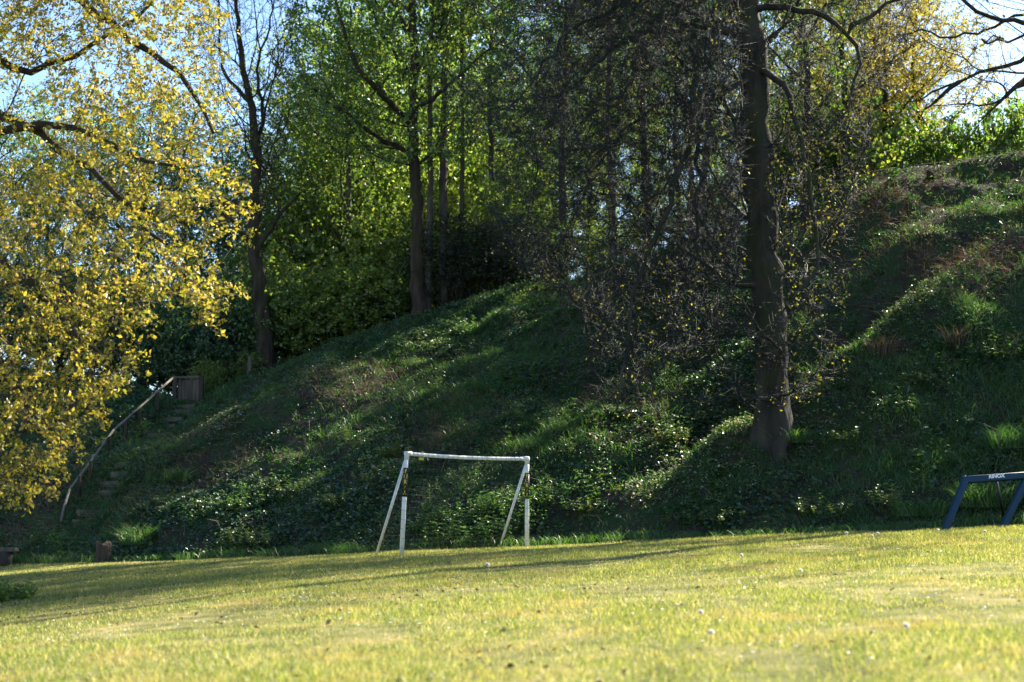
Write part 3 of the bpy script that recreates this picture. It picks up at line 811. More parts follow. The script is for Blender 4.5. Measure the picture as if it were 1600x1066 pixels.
# low leafy cover
Pg = bank_points(68000)
k = (rng.uniform(0, 1, len(Pg)) > soil(Pg) * .93) & off_steps(Pg, .2)
Pg = Pg[k]
k = rng.uniform(0, 1, len(Pg)) < np.clip(.75 + .9 * N2(Pg[:, 0] * .6 + 31, Pg[:, 1] * .7) + .5 * N3(Pg[:, 0] * 1.7, Pg[:, 1] * 1.9 + 8), .12, 1)
Pg = Pg[k]
hgt = .05 + .16 * np.clip(N1(Pg[:, 0] * 1.1, Pg[:, 1] * 1.1) + .3, 0, 1.4)
K = 4
Pr = np.repeat(Pg, K, 0); hr = np.repeat(hgt, K)
a = rng.uniform(0, 6.28, len(Pr)); rr = rng.uniform(.0, .09, len(Pr))
Pr = Pr + np.stack([np.cos(a) * rr, np.sin(a) * rr, hr * rng.uniform(.2, 1.2, len(Pr))], 1)
D = np.stack([np.cos(a), np.sin(a), rng.normal(0.05, .45, len(Pr))], 1)
s = rng.uniform(.55, 1.3, len(Pr)) * np.repeat(.8 + .35 * N2(Pg[:, 0] * .8 + 9, Pg[:, 1] * .8), K)
o = link('ground_cover', leaves_mesh('ground_cover', Pr, D, 
    .105 * s, .08 * s, .2, up=np.array([0, -.3, 1.])), None, M['ivy'])
tag(o, 'low dark leafy ground cover spread over the bank', 'ground cover', kind='stuff')

# grass on the bank
grass_px = [(150, 792), (172, 763), (198, 733), (226, 702), (260, 665), (285, 645), (700, 500), (560, 560), (760, 560), (800, 470), (880, 440), (450, 590), (1500, 640), (1560, 600), (1440, 660), (1560, 720), (1400, 740), (250, 670), (270, 640), (230, 720), (330, 620), (1480, 370), (1570, 340), (1500, 520), (640, 540), (180, 800), (120, 850), (60, 862), (380, 640), (1330, 800), (1250, 700), (740, 620), (860, 690), (1450, 780), (200, 640)]
grass_r = [.8, .8, .8, .8, .8, .8, 2, 1.6, 1.8, 2, 1.6, 1.4, 2.2, 2.2, 1.8, 1.8, 1.3, 1.3, 1.2, 1.2, 1.3, 1.5, 1.6, 1.3, 1.6, 1.0, 1.2, 1.2, 1.2, 1.0, .9, 1.2, 1.4, 1.4, 1.2]
Pg = bank_points(64000, 1.04, -.035)
w = np.clip(spots(grass_px, grass_r, Pg) + .10 + .3 * np.clip(N3(Pg[:, 0] * .45 + 5, Pg[:, 1] * .45), 0, 1), 0, 1)
yf, yr = np.interp(Pg[:, 0], XS, FY), np.interp(Pg[:, 0], XS, RY)
t = (Pg[:, 1] - yf) / (yr - yf)
w = np.maximum(w, np.clip((t - .93) * 16, 0, .9) * (Pg[:, 0] < 5)); w = w * np.where((Pg[:, 0] > 6) & (t > .5), .3, 1); w = np.maximum(w, np.clip(.9 - t * 30, 0, .8))
Pg = Pg[(rng.uniform(0, 1, len(Pg)) < w * .85) & off_steps(Pg, .04)]
K = 6
Pr = np.repeat(Pg, K, 0) + np.concatenate([rng.normal(size=(len(Pg) * K, 2)) * .05, np.zeros((len(Pg) * K, 1))], 1)
L = np.repeat(.17 + .13 * np.clip(N1(Pg[:, 0] * .8 + 3, Pg[:, 1] * .8) + .3, 0, 1.5), K) * rng.uniform(.5, 1.3, len(Pr))
o = link('bank_grass', blades_mesh('bank_grass', Pr, scatter_dirs(len(Pr), .42), L, .011, .25, 2), None, M['bank_grass'])
tag(o, 'long uncut grass growing on the bank', 'grass', kind='stuff')

# glossy ground cover in drifts, coloured pale to stand for sunlit patch and streaks
M['sun_tinted_cover'] = leaf_mat('sun-tinted ground cover leaf', [(0, (.09, .14, .06)), (.6, (.17, .21, .10)), (1, (.34, .36, .24))], .4, .09, .4, (1.2, 1.1, .6))
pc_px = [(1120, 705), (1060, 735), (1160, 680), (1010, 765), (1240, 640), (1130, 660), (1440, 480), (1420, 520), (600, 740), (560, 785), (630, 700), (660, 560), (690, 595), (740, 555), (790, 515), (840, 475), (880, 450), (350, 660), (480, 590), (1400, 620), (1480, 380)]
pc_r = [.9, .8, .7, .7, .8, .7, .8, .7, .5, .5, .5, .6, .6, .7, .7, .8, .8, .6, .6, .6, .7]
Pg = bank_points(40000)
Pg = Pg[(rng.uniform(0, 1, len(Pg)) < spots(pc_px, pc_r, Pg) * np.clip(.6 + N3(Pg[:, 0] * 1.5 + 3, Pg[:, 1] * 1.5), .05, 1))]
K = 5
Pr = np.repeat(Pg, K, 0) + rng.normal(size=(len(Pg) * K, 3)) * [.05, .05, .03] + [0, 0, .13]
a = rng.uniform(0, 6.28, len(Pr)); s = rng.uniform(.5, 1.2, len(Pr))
o = link('sun_tinted_ground_cover', leaves_mesh('sun_tinted_ground_cover', Pr, np.stack([np.cos(a), np.sin(a), rng.normal(.1, .4, len(Pr))], 1), .075 * s, .055 * s, .2, up=np.array([0, -.2, 1.])), None, M['sun_tinted_cover'])
tag(o, 'glossy ground cover in drifts, coloured pale as if sunlit, beside the beech and along the ridge', 'ground cover', kind='stuff')

# taller mixed undergrowth
Pg = bank_points(9000, .98, .01)
w = np.clip(.15 + 1.3 * N2(Pg[:, 0] * .75 + 50, Pg[:, 1] * .8) + .6 * N4(Pg[:, 0] * 1.8, Pg[:, 1] * 1.8), 0, 1) * (1 - .8 * soil(Pg))
Pg = Pg[(rng.uniform(0, 1, len(Pg)) < w) & off_steps(Pg, .45)]
H = (.16 + .3 * np.clip(N1(Pg[:, 0] * .9 + 70, Pg[:, 1]) + .4, 0, 1.3)) * rng.uniform(.5, 1.2, len(Pg))
ln = rng.normal(size=(len(Pg), 2)) * .25
PP, DD, LL = [], [], []
for lev in range(4):
    f = (lev + .7) / 4.2
    for j in range(3):
        aa = lev * 1.3 + j * 2.09 + rng.uniform(0, 6.28, len(Pg)) * .3
        PP.append(Pg + np.stack([ln[:, 0] * H * f, ln[:, 1] * H * f, H * f], 1))
        DD.append(np.stack([np.cos(aa), np.sin(aa), rng.normal(.1, .35, len(Pg))], 1)); LL.append((.13 - .06 * f) * rng.uniform(.6, 1.3, len(Pg)))
PP, DD, LL = np.vstack(PP), np.vstack(DD), np.concatenate(LL)
o = link('undergrowth', leaves_mesh('undergrowth', PP, DD, LL, LL * .6, .2, up=np.array([0, -.3, 1.])), None, M['nettle'])
tag(o, 'knee-high mixed leafy undergrowth in patches over the bank', 'undergrowth', kind='stuff')

# dead stalks and bramble stems
dead_px = [(330, 730), (300, 690), (540, 605), (690, 655), (620, 590), (690, 690), (1000, 660), (230, 790), (1380, 330), (1560, 420), (1000, 450), (930, 470), (60, 810), (1480, 420), (960, 620), (280, 780)]
dead_r = [1.3, 1.2, 1.4, 1.0, 1.0, 1.0, 1.0, .8, 1.4, 1.4, 1.2, 1.0, 1.5, 1.6, 1.0, .8]
Pg = bank_points(16000)
w = np.clip(spots(dead_px, dead_r, Pg) + .05, 0, 1)
Pg = Pg[rng.uniform(0, 1, len(Pg)) < w * .9]
K = 4
Pr = np.repeat(Pg, K, 0) + rng.normal(size=(len(Pg) * K, 3)) * [.08, .08, 0]
D = scatter_dirs(len(Pr), .9); D[:, 0] -= .3
o = link('dead_stalks', blades_mesh('dead_stalks', Pr, D, rng.uniform(.2, .6, len(Pr)), .010, .45, 2), None, M['dead'])
tag(o, 'tangled brown dead stalks in patches on the bank', 'dead stalks', kind='stuff')

# fallen leaves on bare soil
Pg = bank_points(34000)
Pg = Pg[rng.uniform(0, 1, len(Pg)) < .25 + .75 * soil(Pg)]
Pg = Pg + [0, 0, .012]
D = rng.normal(size=Pg.shape) * [1, 1, .35]
s = rng.uniform(.5, 1.3, len(Pg))
o = link('leaf_litter', leaves_mesh('leaf_litter', Pg, D, .075 * s, .045 * s, .2, up=np.array([0, -.4, 1.])), None, M['litter'])
tag(o, 'brown fallen leaves lying on the bare soil of the bank', 'leaf litter', kind='stuff')

# white and yellow flowers
def flowers(name, m, px, rad, n, base, size, lo, hi, label, cat):
    Pg = bank_points(n)
    Pg = Pg[rng.uniform(0, 1, len(Pg)) < spots(px, rad, Pg) + base]
    Pg = Pg + np.stack([np.zeros(len(Pg)), np.zeros(len(Pg)), rng.uniform(lo, hi, len(Pg))], 1)
    K = 4
    a = np.tile(np.arange(K) * 1.57, len(Pg)) + np.repeat(rng.uniform(0, 6.28, len(Pg)), K)
    D = np.stack([np.cos(a), np.sin(a), np.full(len(a), .3)], 1)
    s = np.repeat(rng.uniform(.6, 1.2, len(Pg)), K)
    tag(link(name, leaves_mesh(name, np.repeat(Pg, K, 0), D, size * s, size * .8 * s, .1, up=np.array([0, -.3, 1.])), None, m), label, cat, kind='stuff')
flowers('white_flowers', M['white_flower'], [(620, 512), (680, 495), (740, 478), (780, 465), (350, 650), (370, 640), (480, 580), (650, 560), (600, 545), (1130, 720), (1070, 740), (400, 610), (1230, 640)], [.9, .9, .8, .7, .7, .6, .7, .5, .6, .7, .7, .6, .8],
        26000, .0006, .018, .10, .22, 'small white spring flowers scattered along the bank', 'flowers')
flowers('yellow_flowers', M['yellow_flower'], [(480, 830), (560, 810), (620, 840), (150, 780), (200, 740), (800, 650), (850, 620)], [1.2, 1.2, 1, 1, 1, 1.2, 1.2],
        5000, .003, .02, .12, .28, 'small yellow celandine flowers dotted on the bank', 'flowers')

# taller weeds as single plants
def weed_mesh(name, r, stems, h, leaf, seed):
    g = np.random.default_rng(seed)
    a = g.uniform(0, 6.28, stems); q = r * np.sqrt(g.uniform(0, 1, stems))
    bx, by = np.cos(a) * q, np.sin(a) * q
    H = h * g.uniform(.5, 1.1, stems) * (1.1 - .5 * q / r)
    P_, D_, L_ = [], [], []
    for lev in range(5):
        f = (lev + .6) / 5.2
        for j in range(3):
            aa = a + lev * 1.2 + j * 2.09 + g.normal(0, .4, stems)
            P_.append(np.stack([bx * (1 + .35 * f), by * (1 + .35 * f), H * f], 1))
            D_.append(np.stack([np.cos(aa), np.sin(aa), g.normal(.1, .3, stems)], 1))
            L_.append(leaf * (1.15 - .55 * f) * g.uniform(.7, 1.2, stems))
    P_, D_, L_ = np.vstack(P_), np.vstack(D_), np.concatenate(L_)
    lm = leaves_mesh(name, P_, D_, L_, L_ * .62, .18, up=np.array([0, -.2, 1.]))
    sm = blades_mesh(name, np.stack([bx, by, np.full(stems, -.05)], 1), np.stack([bx * .35, by * .35, H], 1), H * 1.05, .012, 0, 1)
    return sm, lm
def weed(u, v, r, stems, h, leaf, m, label, cat='weed', group=None, name='weed_plant'):
    p = hit(u, v)
    o = empty(name, p)
    sm, lm = weed_mesh(name, r, stems, h, leaf, u * 7 + v)
    link('stems', sm, o, M['bank_grass']); link('leaves', lm, o, m)
    o.children[1]['kind'] = 'stuff'
    return tag(o, label, cat, group)
NG = 'nettles around the goal'
for i, (u, v, r, n, h) in enumerate([(700, 850, .45, 46, .62), (745, 848, .5, 56, .78), (790, 845, .45, 46, .68), (725, 815, .5, 50, .6), (770, 800, .5, 50, .6), (815, 815, .4, 36, .55), (670, 830, .4, 36, .45), (845, 790, .4, 30, .5)]):
    weed(u, v, r, n, h, .10, M['nettle'], 'upright green nettle clump behind the goal, ' + ['lower left of the net', 'lower middle of the net', 'lower right inside the post', 'upper left of the net', 'upper middle of the net', 'near the right stanchion', 'just inside the left post', 'just right of the goal'][i], 'nettles', NG, 'nettle_clump')
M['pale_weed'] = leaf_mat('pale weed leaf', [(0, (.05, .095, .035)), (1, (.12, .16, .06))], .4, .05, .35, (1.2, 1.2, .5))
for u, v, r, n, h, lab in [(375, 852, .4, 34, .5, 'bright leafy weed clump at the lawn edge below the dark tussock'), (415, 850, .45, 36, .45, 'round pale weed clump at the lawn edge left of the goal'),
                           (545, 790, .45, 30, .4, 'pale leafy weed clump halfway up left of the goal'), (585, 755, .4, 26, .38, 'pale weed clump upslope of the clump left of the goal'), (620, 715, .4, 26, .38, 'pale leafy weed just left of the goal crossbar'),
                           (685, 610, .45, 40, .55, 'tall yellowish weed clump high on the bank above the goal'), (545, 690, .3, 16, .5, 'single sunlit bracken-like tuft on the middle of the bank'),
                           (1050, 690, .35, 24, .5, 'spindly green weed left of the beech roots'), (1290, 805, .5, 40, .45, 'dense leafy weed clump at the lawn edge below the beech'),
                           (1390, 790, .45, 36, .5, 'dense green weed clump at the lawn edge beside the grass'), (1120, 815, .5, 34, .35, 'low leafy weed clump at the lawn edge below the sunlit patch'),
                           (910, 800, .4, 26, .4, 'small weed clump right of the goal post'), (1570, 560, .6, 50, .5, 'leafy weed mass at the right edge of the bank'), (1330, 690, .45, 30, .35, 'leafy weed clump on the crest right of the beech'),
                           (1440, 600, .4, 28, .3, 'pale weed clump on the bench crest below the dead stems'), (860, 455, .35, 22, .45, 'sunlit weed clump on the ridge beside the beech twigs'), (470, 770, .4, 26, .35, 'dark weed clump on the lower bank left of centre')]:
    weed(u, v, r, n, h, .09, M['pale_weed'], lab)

def tussock(u, v, r, n, L, m, label, name='grass_tussock', cat='grass tussock', spread=.35, W=.012):
    p = hit(u, v)
    a = rng.uniform(0, 6.28, n); q = r * np.sqrt(rng.uniform(0, 1, n))
    B = np.stack([np.cos(a) * q, np.sin(a) * q, np.zeros(n) - .04], 1)
    D = scatter_dirs(n, spread); D[:, :2] += B[:, :2] / r * .35
    o = link(name, blades_mesh(name, B, D, L * rng.uniform(.5, 1.15, n), W, .25, 2), None, m)
    o.location = p
    return tag(o, label, cat)
tussock(222, 848, .42, 420, .62, M['bank_grass'], 'tall dark grass tussock at the lawn edge beside the log stump')
tussock(275, 750, .3, 240, .5, M['bank_grass'], 'grass tussock hanging on the bank right of the stairs')
tussock(278, 790, .28, 220, .45, M['bank_grass'], 'lower grass tussock on the bank right of the stairs')
tussock(1545, 790, .6, 700, .62, M['bank_grass'], 'tall bright grass behind the blue rebounder frame')
tussock(1440, 805, .5, 420, .42, M['bank_grass'], 'tall grass left of the blue rebounder frame')
tussock(1590, 700, .6, 600, .6, M['bank_grass'], 'tall grass above the blue rebounder frame at the right edge')
tussock(1236, 690, .4, 380, .42, M['bank_grass'], 'grass tussock growing against the beech roots')
tussock(1378, 555, .3, 130, .6, M['dead'], 'straw-coloured dead stems on the dark slope right of the beech', 'dead_stem_clump', 'dead stems', .2, .014)
tussock(1495, 540, .25, 80, .6, M['dead'], 'upright reddish dead stems standing above the bench crest', 'dead_stem_clump', 'dead stems', .15, .016)
tussock(18, 880, .3, 200, .3, M['bank_grass'], 'grass tuft in front of the low log bench')
tussock(45, 872, .3, 200, .25, M['bank_grass'], 'grass tuft right beside the low log bench')
# ------------------------------------------------------------------ lawn grass
x, y = frustum(640000, 5.2, 37, 1.2)
k = y < np.interp(x, XS, FY) + .15
x, y = x[k], y[k]
Pl = np.stack([x, y, height(x, y) - .004], 1)
nz = N1(x * .9, y * .5) + .6 * N2(x * 2.2, y * 1.3)
L = (.042 + .016 * np.clip(nz, -1, 1.3)) * rng.uniform(.5, 1.35, len(x)) * np.where(y > 20, 1.15, 1)
bare = np.zeros(len(x))
for u, v, rx, ry in [(1300, 985, .45, .25), (1210, 1030, .3, .2), (1410, 965, .3, .2), (700, 925, .8, .35), (380, 960, .8, .3), (160, 955, .7, .3), (1050, 900, .9, .4), (560, 985, .5, .25), (900, 1000, .4, .2), (300, 1000, .5, .2)]:
    h = hit(u, v); bare = np.maximum(bare, np.exp(-((x - h[0]) / rx) ** 2 - ((y - h[1]) / ry / 2) ** 2))
keep = rng.uniform(0, 1, len(x)) < np.clip(.9 + .5 * nz, .3, 1) * (1 - .75 * bare)
Pl, L = Pl[keep], L[keep]
D = scatter_dirs(len(Pl), .62)
o = link('lawn_grass', blades_mesh('lawn_grass', Pl, D, L, .0045 + .00022 * Pl[:, 1], 0, 1), None, M['lawn_blade'])
tag(o, 'short mown sunlit lawn grass with dry straw patches', 'grass', kind='stuff')

# daisies, clods, bits on the lawn
x, y = frustum(500, 7, 27, .5)
k = (N3(x * .35 + 2, y * .25) + .25 * x / 8 > .05) & (y < np.interp(x, XS, FY))
x, y = x[k], y[k]
Pd = np.repeat(np.stack([x, y, height(x, y) + .045], 1), 5, 0)
a = np.tile(np.arange(5) * 1.257, len(x))
o = link('daisies', leaves_mesh('daisies', Pd, np.stack([np.cos(a), np.sin(a), np.full(len(a), .35)], 1), .014, .011, .1, up=np.array([0, 0, 1.])), None, M['white_flower'])
tag(o, 'tiny white daisies dotted over the lawn', 'daisies', kind='stuff')
M['clod'] = surf_mat('earth clod', [(.3, (.03, .022, .015)), (.7, (.09, .065, .04))], 30, 4, .95, .5, 60)
x, y = frustum(900, 7, 26, .5)
k = (N1(x * .5 + 7, y * .4) > .0) & (y < np.interp(x, XS, FY) - .5)
x, y = x[k], y[k]
n = len(x)
ico = np.array([(0, 0, 1), (.9, 0, .3), (.3, .85, .3), (-.75, .5, .3), (-.75, -.5, .3), (.3, -.85, .3), (0, 0, -.3)])
Vc = np.stack([x, y, height(x, y) + .006], 1)[:, None] + ico[None] * rng.uniform(.007, .022, (n, 1, 1)) * rng.uniform(.6, 1.4, (n, 7, 3)) * [1.4, 1.2, .8]
fc = np.array([(0, 1, 2), (0, 2, 3), (0, 3, 4), (0, 4, 5), (0, 5, 1), (6, 2, 1), (6, 3, 2), (6, 4, 3), (6, 5, 4), (6, 1, 5)])
o = link('earth_clods', mesh_np('earth_clods', Vc.reshape(-1, 3), [(np.arange(n)[:, None, None] * 7 + fc[None]).reshape(-1, 3)]), None, M['clod'])
tag(o, 'small dark earth clods and worm casts on the lawn', 'clods', kind='stuff')
x, y = frustum(260, 7, 27, .5); k = y < np.interp(x, XS, FY) - .3; x, y = x[k], y[k]
Pd = np.stack([x, y, height(x, y) + .03], 1)
s = rng.uniform(.6, 1.3, len(x))
o = link('fallen_leaves', leaves_mesh('fallen_leaves', Pd, rng.normal(size=Pd.shape) * [1, 1, .3], .05 * s, .03 * s, .2, up=np.array([0, 0, 1.])), None, M['litter'])
tag(o, 'scattered brown leaves lying in the lawn', 'fallen leaves', kind='stuff')

# ------------------------------------------------------------------ built things
def tube_np(line, r, k=12, cap=True, step=None):
    P_ = np.array(line, float) if step is None else spline(line, step)
    n = len(P_); rr = np.broadcast_to(np.asarray(r, float), (n,))
    T = unit(np.gradient(P_, axis=0)); ref = np.eye(3)[int(np.argmin(np.abs(T.mean(0))))]
    A = unit(np.cross(T, ref)); B = np.cross(T, A); th = np.arange(k) * 2 * math.pi / k
    V = (P_[:, None] + rr[:, None, None] * (np.cos(th)[None, :, None] * A[:, None] + np.sin(th)[None, :, None] * B[:, None])).reshape(-1, 3)
    i = np.arange(n * k).reshape(n, k); j = np.roll(i, -1, 1)
    F_ = [np.stack([i[:-1], j[:-1], j[1:], i[1:]], -1).reshape(-1, 4)]
    if cap: F_ += [i[0][::-1][None], i[-1][None]]
    return V, F_
def tube_obj(name, line, r, m, parent=None, k=12, step=None, smooth=True):
    V, F_ = tube_np(line, r, k, True, step)
    me = mesh_np(name, V, F_, smooth)
    return link(name, me, parent, m)
def box_np(c, ax, h, jit=0):
    """box with centre c, three axis vectors and half sizes"""
    s = np.array([(i, j, k) for i in (-1, 1) for j in (-1, 1) for k in (-1, 1)], float)
    V = np.array(c) + (s * h) @ np.array(ax) + (rng.normal(size=(8, 3)) * jit if jit else 0)
    F_ = np.array([(0, 1, 3, 2), (4, 6, 7, 5), (0, 4, 5, 1), (2, 3, 7, 6), (0, 2, 6, 4), (1, 5, 7, 3)])
    return V, F_
def box_obj(name, c, ax, h, m, parent=None, bevel=.006, jit=0):
    V, F_ = box_np(c, ax, h, jit)
    o = link(name, mesh_np(name, V, [F_]), parent, m)
    if bevel:
        b = o.modifiers.new('edge', 'BEVEL'); b.width = bevel; b.segments = 2
    return o
def paint(name, colr, rough=.5, spec=.4, dirt=None):
    return surf_mat(name, [(.35, tuple(c * .82 for c in colr)), (.65, colr)], 9, 5, rough, .05, 60, spec=spec, second=dirt)
M['white_plastic'] = paint('weathered white plastic', (.74, .76, .74), .4, .5, (3, (.42, .44, .38), .55, .8))
M['sleeve'] = paint('black sleeve', (.012, .012, .013), .5)
M['yellow_ink'] = paint('yellow lettering', (.62, .50, .03), .5)
M['net'] = paint('dark net cord', (.05, .055, .045), .8)
M['blue_pad'] = paint('blue padded cover', (.004, .03, .066), .55, .3)
M['black_metal'] = paint('black metal', (.012, .012, .014), .45)
M['white_ink'] = paint('white print', (.72, .75, .78), .5)
M['old_wood'] = surf_mat('grey weathered wood', [(.3, (.05, .042, .036)), (.7, (.13, .11, .09))], 5, 5, .85, .5, 20, (1, 1, .12), .1)
M['dark_wood'] = surf_mat('dark wet wood', [(.3, (.025, .022, .018)), (.7, (.06, .05, .04))], 6, 5, .9, .5, 20, (1, 1, .2), .1)
M['rail_wood'] = surf_mat('bleached rail wood', [(.3, (.09, .08, .065)), (.7, (.22, .195, .16))], 6, 4, .75, .3, 30, None, .2)
M['stone'] = surf_mat('step stone', [(.3, (.06, .055, .045)), (.7, (.15, .13, .10))], 6, 6, .9, .6, 25, None, .1, (3, (.03, .045, .015), .42, .6))

def text_mesh(txt, size, extrude=.001, bold=0.0, shear=0):
    c = bpy.data.curves.new('lettering', 'FONT')
    c.body = txt; c.size = size; c.extrude = extrude; c.align_x = 'CENTER'; c.align_y = 'CENTER'; c.offset = bold; c.shear = shear
    o = bpy.data.objects.new('lettering', c); col.objects.link(o)
    dg = bpy.context.evaluated_depsgraph_get()
    me = bpy.data.meshes.new_from_object(o.evaluated_get(dg))
    n = len(me.vertices); co = np.zeros(n * 3, np.float32); me.vertices.foreach_get('co', co)
    polys = [tuple(p.vertices) for p in me.polygons]
    bpy.data.objects.remove(o); bpy.data.curves.remove(c); bpy.data.meshes.remove(me)
    return co.reshape(-1, 3).astype(float), polys
def from_polys(name, V, polys):
    me = bpy.data.meshes.new(name); me.from_pydata([tuple(v) for v in V], [], polys); me.update(); return me

# football goal
DL, DR = 26.3, 28.0
pl, pr = gpos(629, DL), gpos(823, DR)
tl, tr = at(635.5, 709, DL + .02), at(823.5, 717, DR)
goal = empty('football_goal', (pl + pr) / 2); G0 = np.array(goal.location)
ax = unit((pr - pl) * [1, 1, 0]); bk = np.array([-ax[1], ax[0], 0])
rp = .042
def L_(p): return np.array(p) - G0
postL = tube_obj('post', [L_(pl - [0, 0, .05]), L_(pl * .5 + tl * .5), L_(tl)], rp, M['white_plastic'], goal, 16)
postR = tube_obj('post', [L_(pr - [0, 0, .05]), L_(pr * .5 + tr * .5), L_(tr)], rp, M['white_plastic'], goal, 16)
cb = [tl + (tr - tl) * f - np.array([0, 0, .11 * f * (1 - f)]) for f in np.linspace(0, 1, 17)]
tube_obj('crossbar', [L_(p) for p in cb], rp * .85, M['white_plastic'], goal, 16)
for p, q in ((tl, 1), (tr, -1)):
    V, F_ = tube_np([L_(p) - [0, 0, .11], L_(p), L_(p) + [0, 0, .035]], rp * 1.12, 16)
    V2, F2 = tube_np([L_(p) - ax * q * .035, L_(p) + ax * q * .1], rp * 1.11, 16)
    link('corner_joint', mesh_np('corner_joint', np.vstack([V, V2]), F_ + [f + len(V) for f in F2], True), goal, M['white_plastic'])
bl, br = pl + bk * .92, pr + bk * .92
bl[2], br[2] = hz(bl[0], bl[1]), hz(br[0], br[1])
tube_obj('stanchion', [L_(tl - [0, 0, .10]) + bk * .03, L_(bl - [0, 0, .03])], .027, M['white_plastic'], goal, 12)
tube_obj('stanchion', [L_(tr - [0, 0, .10]) + bk * .03, L_(br - [0, 0, .03])], .027, M['white_plastic'], goal, 12)
# net: back panel sagging from the crossbar to the ground, two side panels, cord loops round the frame
V, F_, off = [], [], 0
def strand(line, r=.0011, k=3):
    global off
    v, f = tube_np(line, r, k, False)
    V.append(v); F_.extend([q + off for q in f]); off += len(v)
NX, NZ = 26, 17
def netp(f, g):
    top = tl + (tr - tl) * f - np.array([0, 0, .11 * f * (1 - f)]); bot = bl + (br - bl) * f
    p = top + (bot - top) * g
    s = math.sin(g * math.pi) * .16 * (1 + .25 * math.sin(f * 9)); return L_(p) + np.array([0, 0, -s * .5]) - bk * s * .6
for i in range(NX + 1): strand([netp(i / NX, g) for g in np.linspace(0, 1, 13)])
for j in range(1, NZ + 1): strand([netp(f, j / NZ) for f in np.linspace(0, 1, 14)])
for (top, post, back) in ((tl, pl, bl), (tr, pr, br)):
    for j in range(1, 14):
        g = j / 14
        a_ = L_(top + (post - top) * g); b_ = L_(top + (back - top) * g); strand([a_, (a_ + b_) / 2 - [0, 0, .02], b_])
    for j in range(1, 7):
        g = j / 7
        a_ = L_(top + (back - top) * g); b_ = L_(post + (back - post) * g); strand([a_, b_])
for f in np.linspace(.04, .97, 24):
    p = L_(tl + (tr - tl) * f - np.array([0, 0, .11 * f * (1 - f)]))
    strand([p + rp * 1.02 * (math.cos(a) * bk + math.sin(a) * np.array([0, 0, 1])) for a in np.linspace(0, 6.28, 13)], .0022)
for (a_, b_) in ((pl, tl), (pr, tr)):
    for f in np.linspace(.08, .72, 8):
        p = L_(a_ + (b_ - a_) * f)
        strand([p + rp * 1.02 * (math.cos(a) * bk + math.sin(a) * ax) + np.array([0, 0, .012 * math.cos(a)]) for a in np.linspace(0, 6.28, 13)], .0022)
link('net', mesh_np('net', np.vstack(V), F_), goal, M['net'])
for (a_, b_, f0, f1) in ((pl, tl, .575, .86), (pr, tr, .545, .84)):
    p0, p1 = L_(a_ + (b_ - a_) * f0), L_(a_ + (b_ - a_) * f1)
    slv = tube_obj('sleeve', [p0, p1], rp * 1.06, M['sleeve'], goal, 20)
    front = unit((-(a_ + b_) / 2 + [0, 0, CAM_Z]) * np.array([1, 1, 0]))
    right = np.array([-front[1], front[0], 0]); up_ = unit(p1 - p0)
    Vt, Pt, o_ = [], [], 0
    span = np.linalg.norm(p1 - p0)
    for i, ch in enumerate('FORZA'):
        v, f = text_mesh(ch, .105, 0, .0035)
        v[:, 0] *= .82
        c = p1 - up_ * span * (.12 + .185 * i)
        th = v[:, 0] / (rp * 1.1)
        w = c + (rp * 1.1) * (np.sin(th)[:, None] * right + np.cos(th)[:, None] * front) + v[:, 1:2] * up_
        Vt.append(w); Pt += [tuple(q + o_ for q in p) for p in f]; o_ += len(v)
    link('lettering', from_polys('lettering', np.vstack(Vt), Pt), slv, M['yellow_ink'])
front = -bk
c = L_(tl + (tr - tl) * .115) - np.array([0, 0, .085]) 
box_obj('tag', c, [ax, bk, (0, 0, 1)], (.055, .003, .026), M['yellow_ink'], goal, .001)
c = L_(tl + (tr - tl) * .165) - np.array([0, 0, .05])
tube_obj('net_hook', [c, c - [0, 0, .045], c - [0, 0, .055] + ax * .02, c - [0, 0, .045] + ax * .035], .006, M['white_plastic'], goal, 8)
tag(goal, 'white plastic football goal standing at the foot of the bank', 'football goal')

# blue padded rebounder frame
RD = 24.3
lb, rb = at(1475, 822, RD), at(1566, 818, RD + .35)
lb[2], rb[2] = hz(lb[0], lb[1]) - .03, hz(rb[0], rb[1]) - .03
lt, rt = at(1508, 750, RD + .35), at(1606, 743, RD + .65)
reb = empty('football_rebounder', lb); R0 = np.array(lb)
pa = unit(rt - lt); pb = unit(lt - lb); pn = unit(np.cross(pa, pb))
def bar(name, p, q, wid, w, th, m, parent):
    t = unit(q - p); s = unit(wid - t * (wid @ t)); n_ = np.cross(t, s)
    return box_obj(name, (p + q) / 2 - R0, [t, s, n_], (np.linalg.norm(q - p) / 2, w / 2, th / 2), m, parent, .014)
bar('side_pad', lb, lt + pb * .05, pa, .115, .10, M['blue_pad'], reb)
rp_ = bar('side_pad', rb, rt + pb * .05, pa, .115, .10, M['blue_pad'], reb)
bar('pad_backing', rb - pn * .07 + pa * .03, rt - pn * .07 + pa * .03, pa, .07, .06, M['black_metal'], reb)
bar('pad_backing', lb - pn * .07 + pa * .03, lt - pn * .07 + pa * .03, pa, .05, .05, M['black_metal'], reb)
tp = bar('top_pad', lt - pa * .055, rt + pa * .055, pb, .118, .106, M['blue_pad'], reb)
v, f = text_mesh('RINOX', .085, 0, .0045, .25)
v[:, 0] *= 1.15
mid = lt + (rt - lt) * .47 - R0
ub = unit(pb - pa * (pa @ pb)); nf = np.cross(pa, ub)
nf = nf if nf @ (-(lt + R0 * 0)) > 0 else -nf
link('lettering', from_polys('lettering', mid + nf * .0545 + v[:, :1] * pa + (v[:, 1:2] + .012) * ub, f), tp, M['white_ink'])
st0 = lt + (rt - lt) * .5 - pn * .03
st1 = st0 + np.array([.16, .75, 0]); st1[2] = hz(st1[0], st1[1])
st2 = at(1568, 806, RD + .75)
tube_obj('back_strut', [st0 - R0, st2 - R0], .022, M['black_metal'], reb, 10)
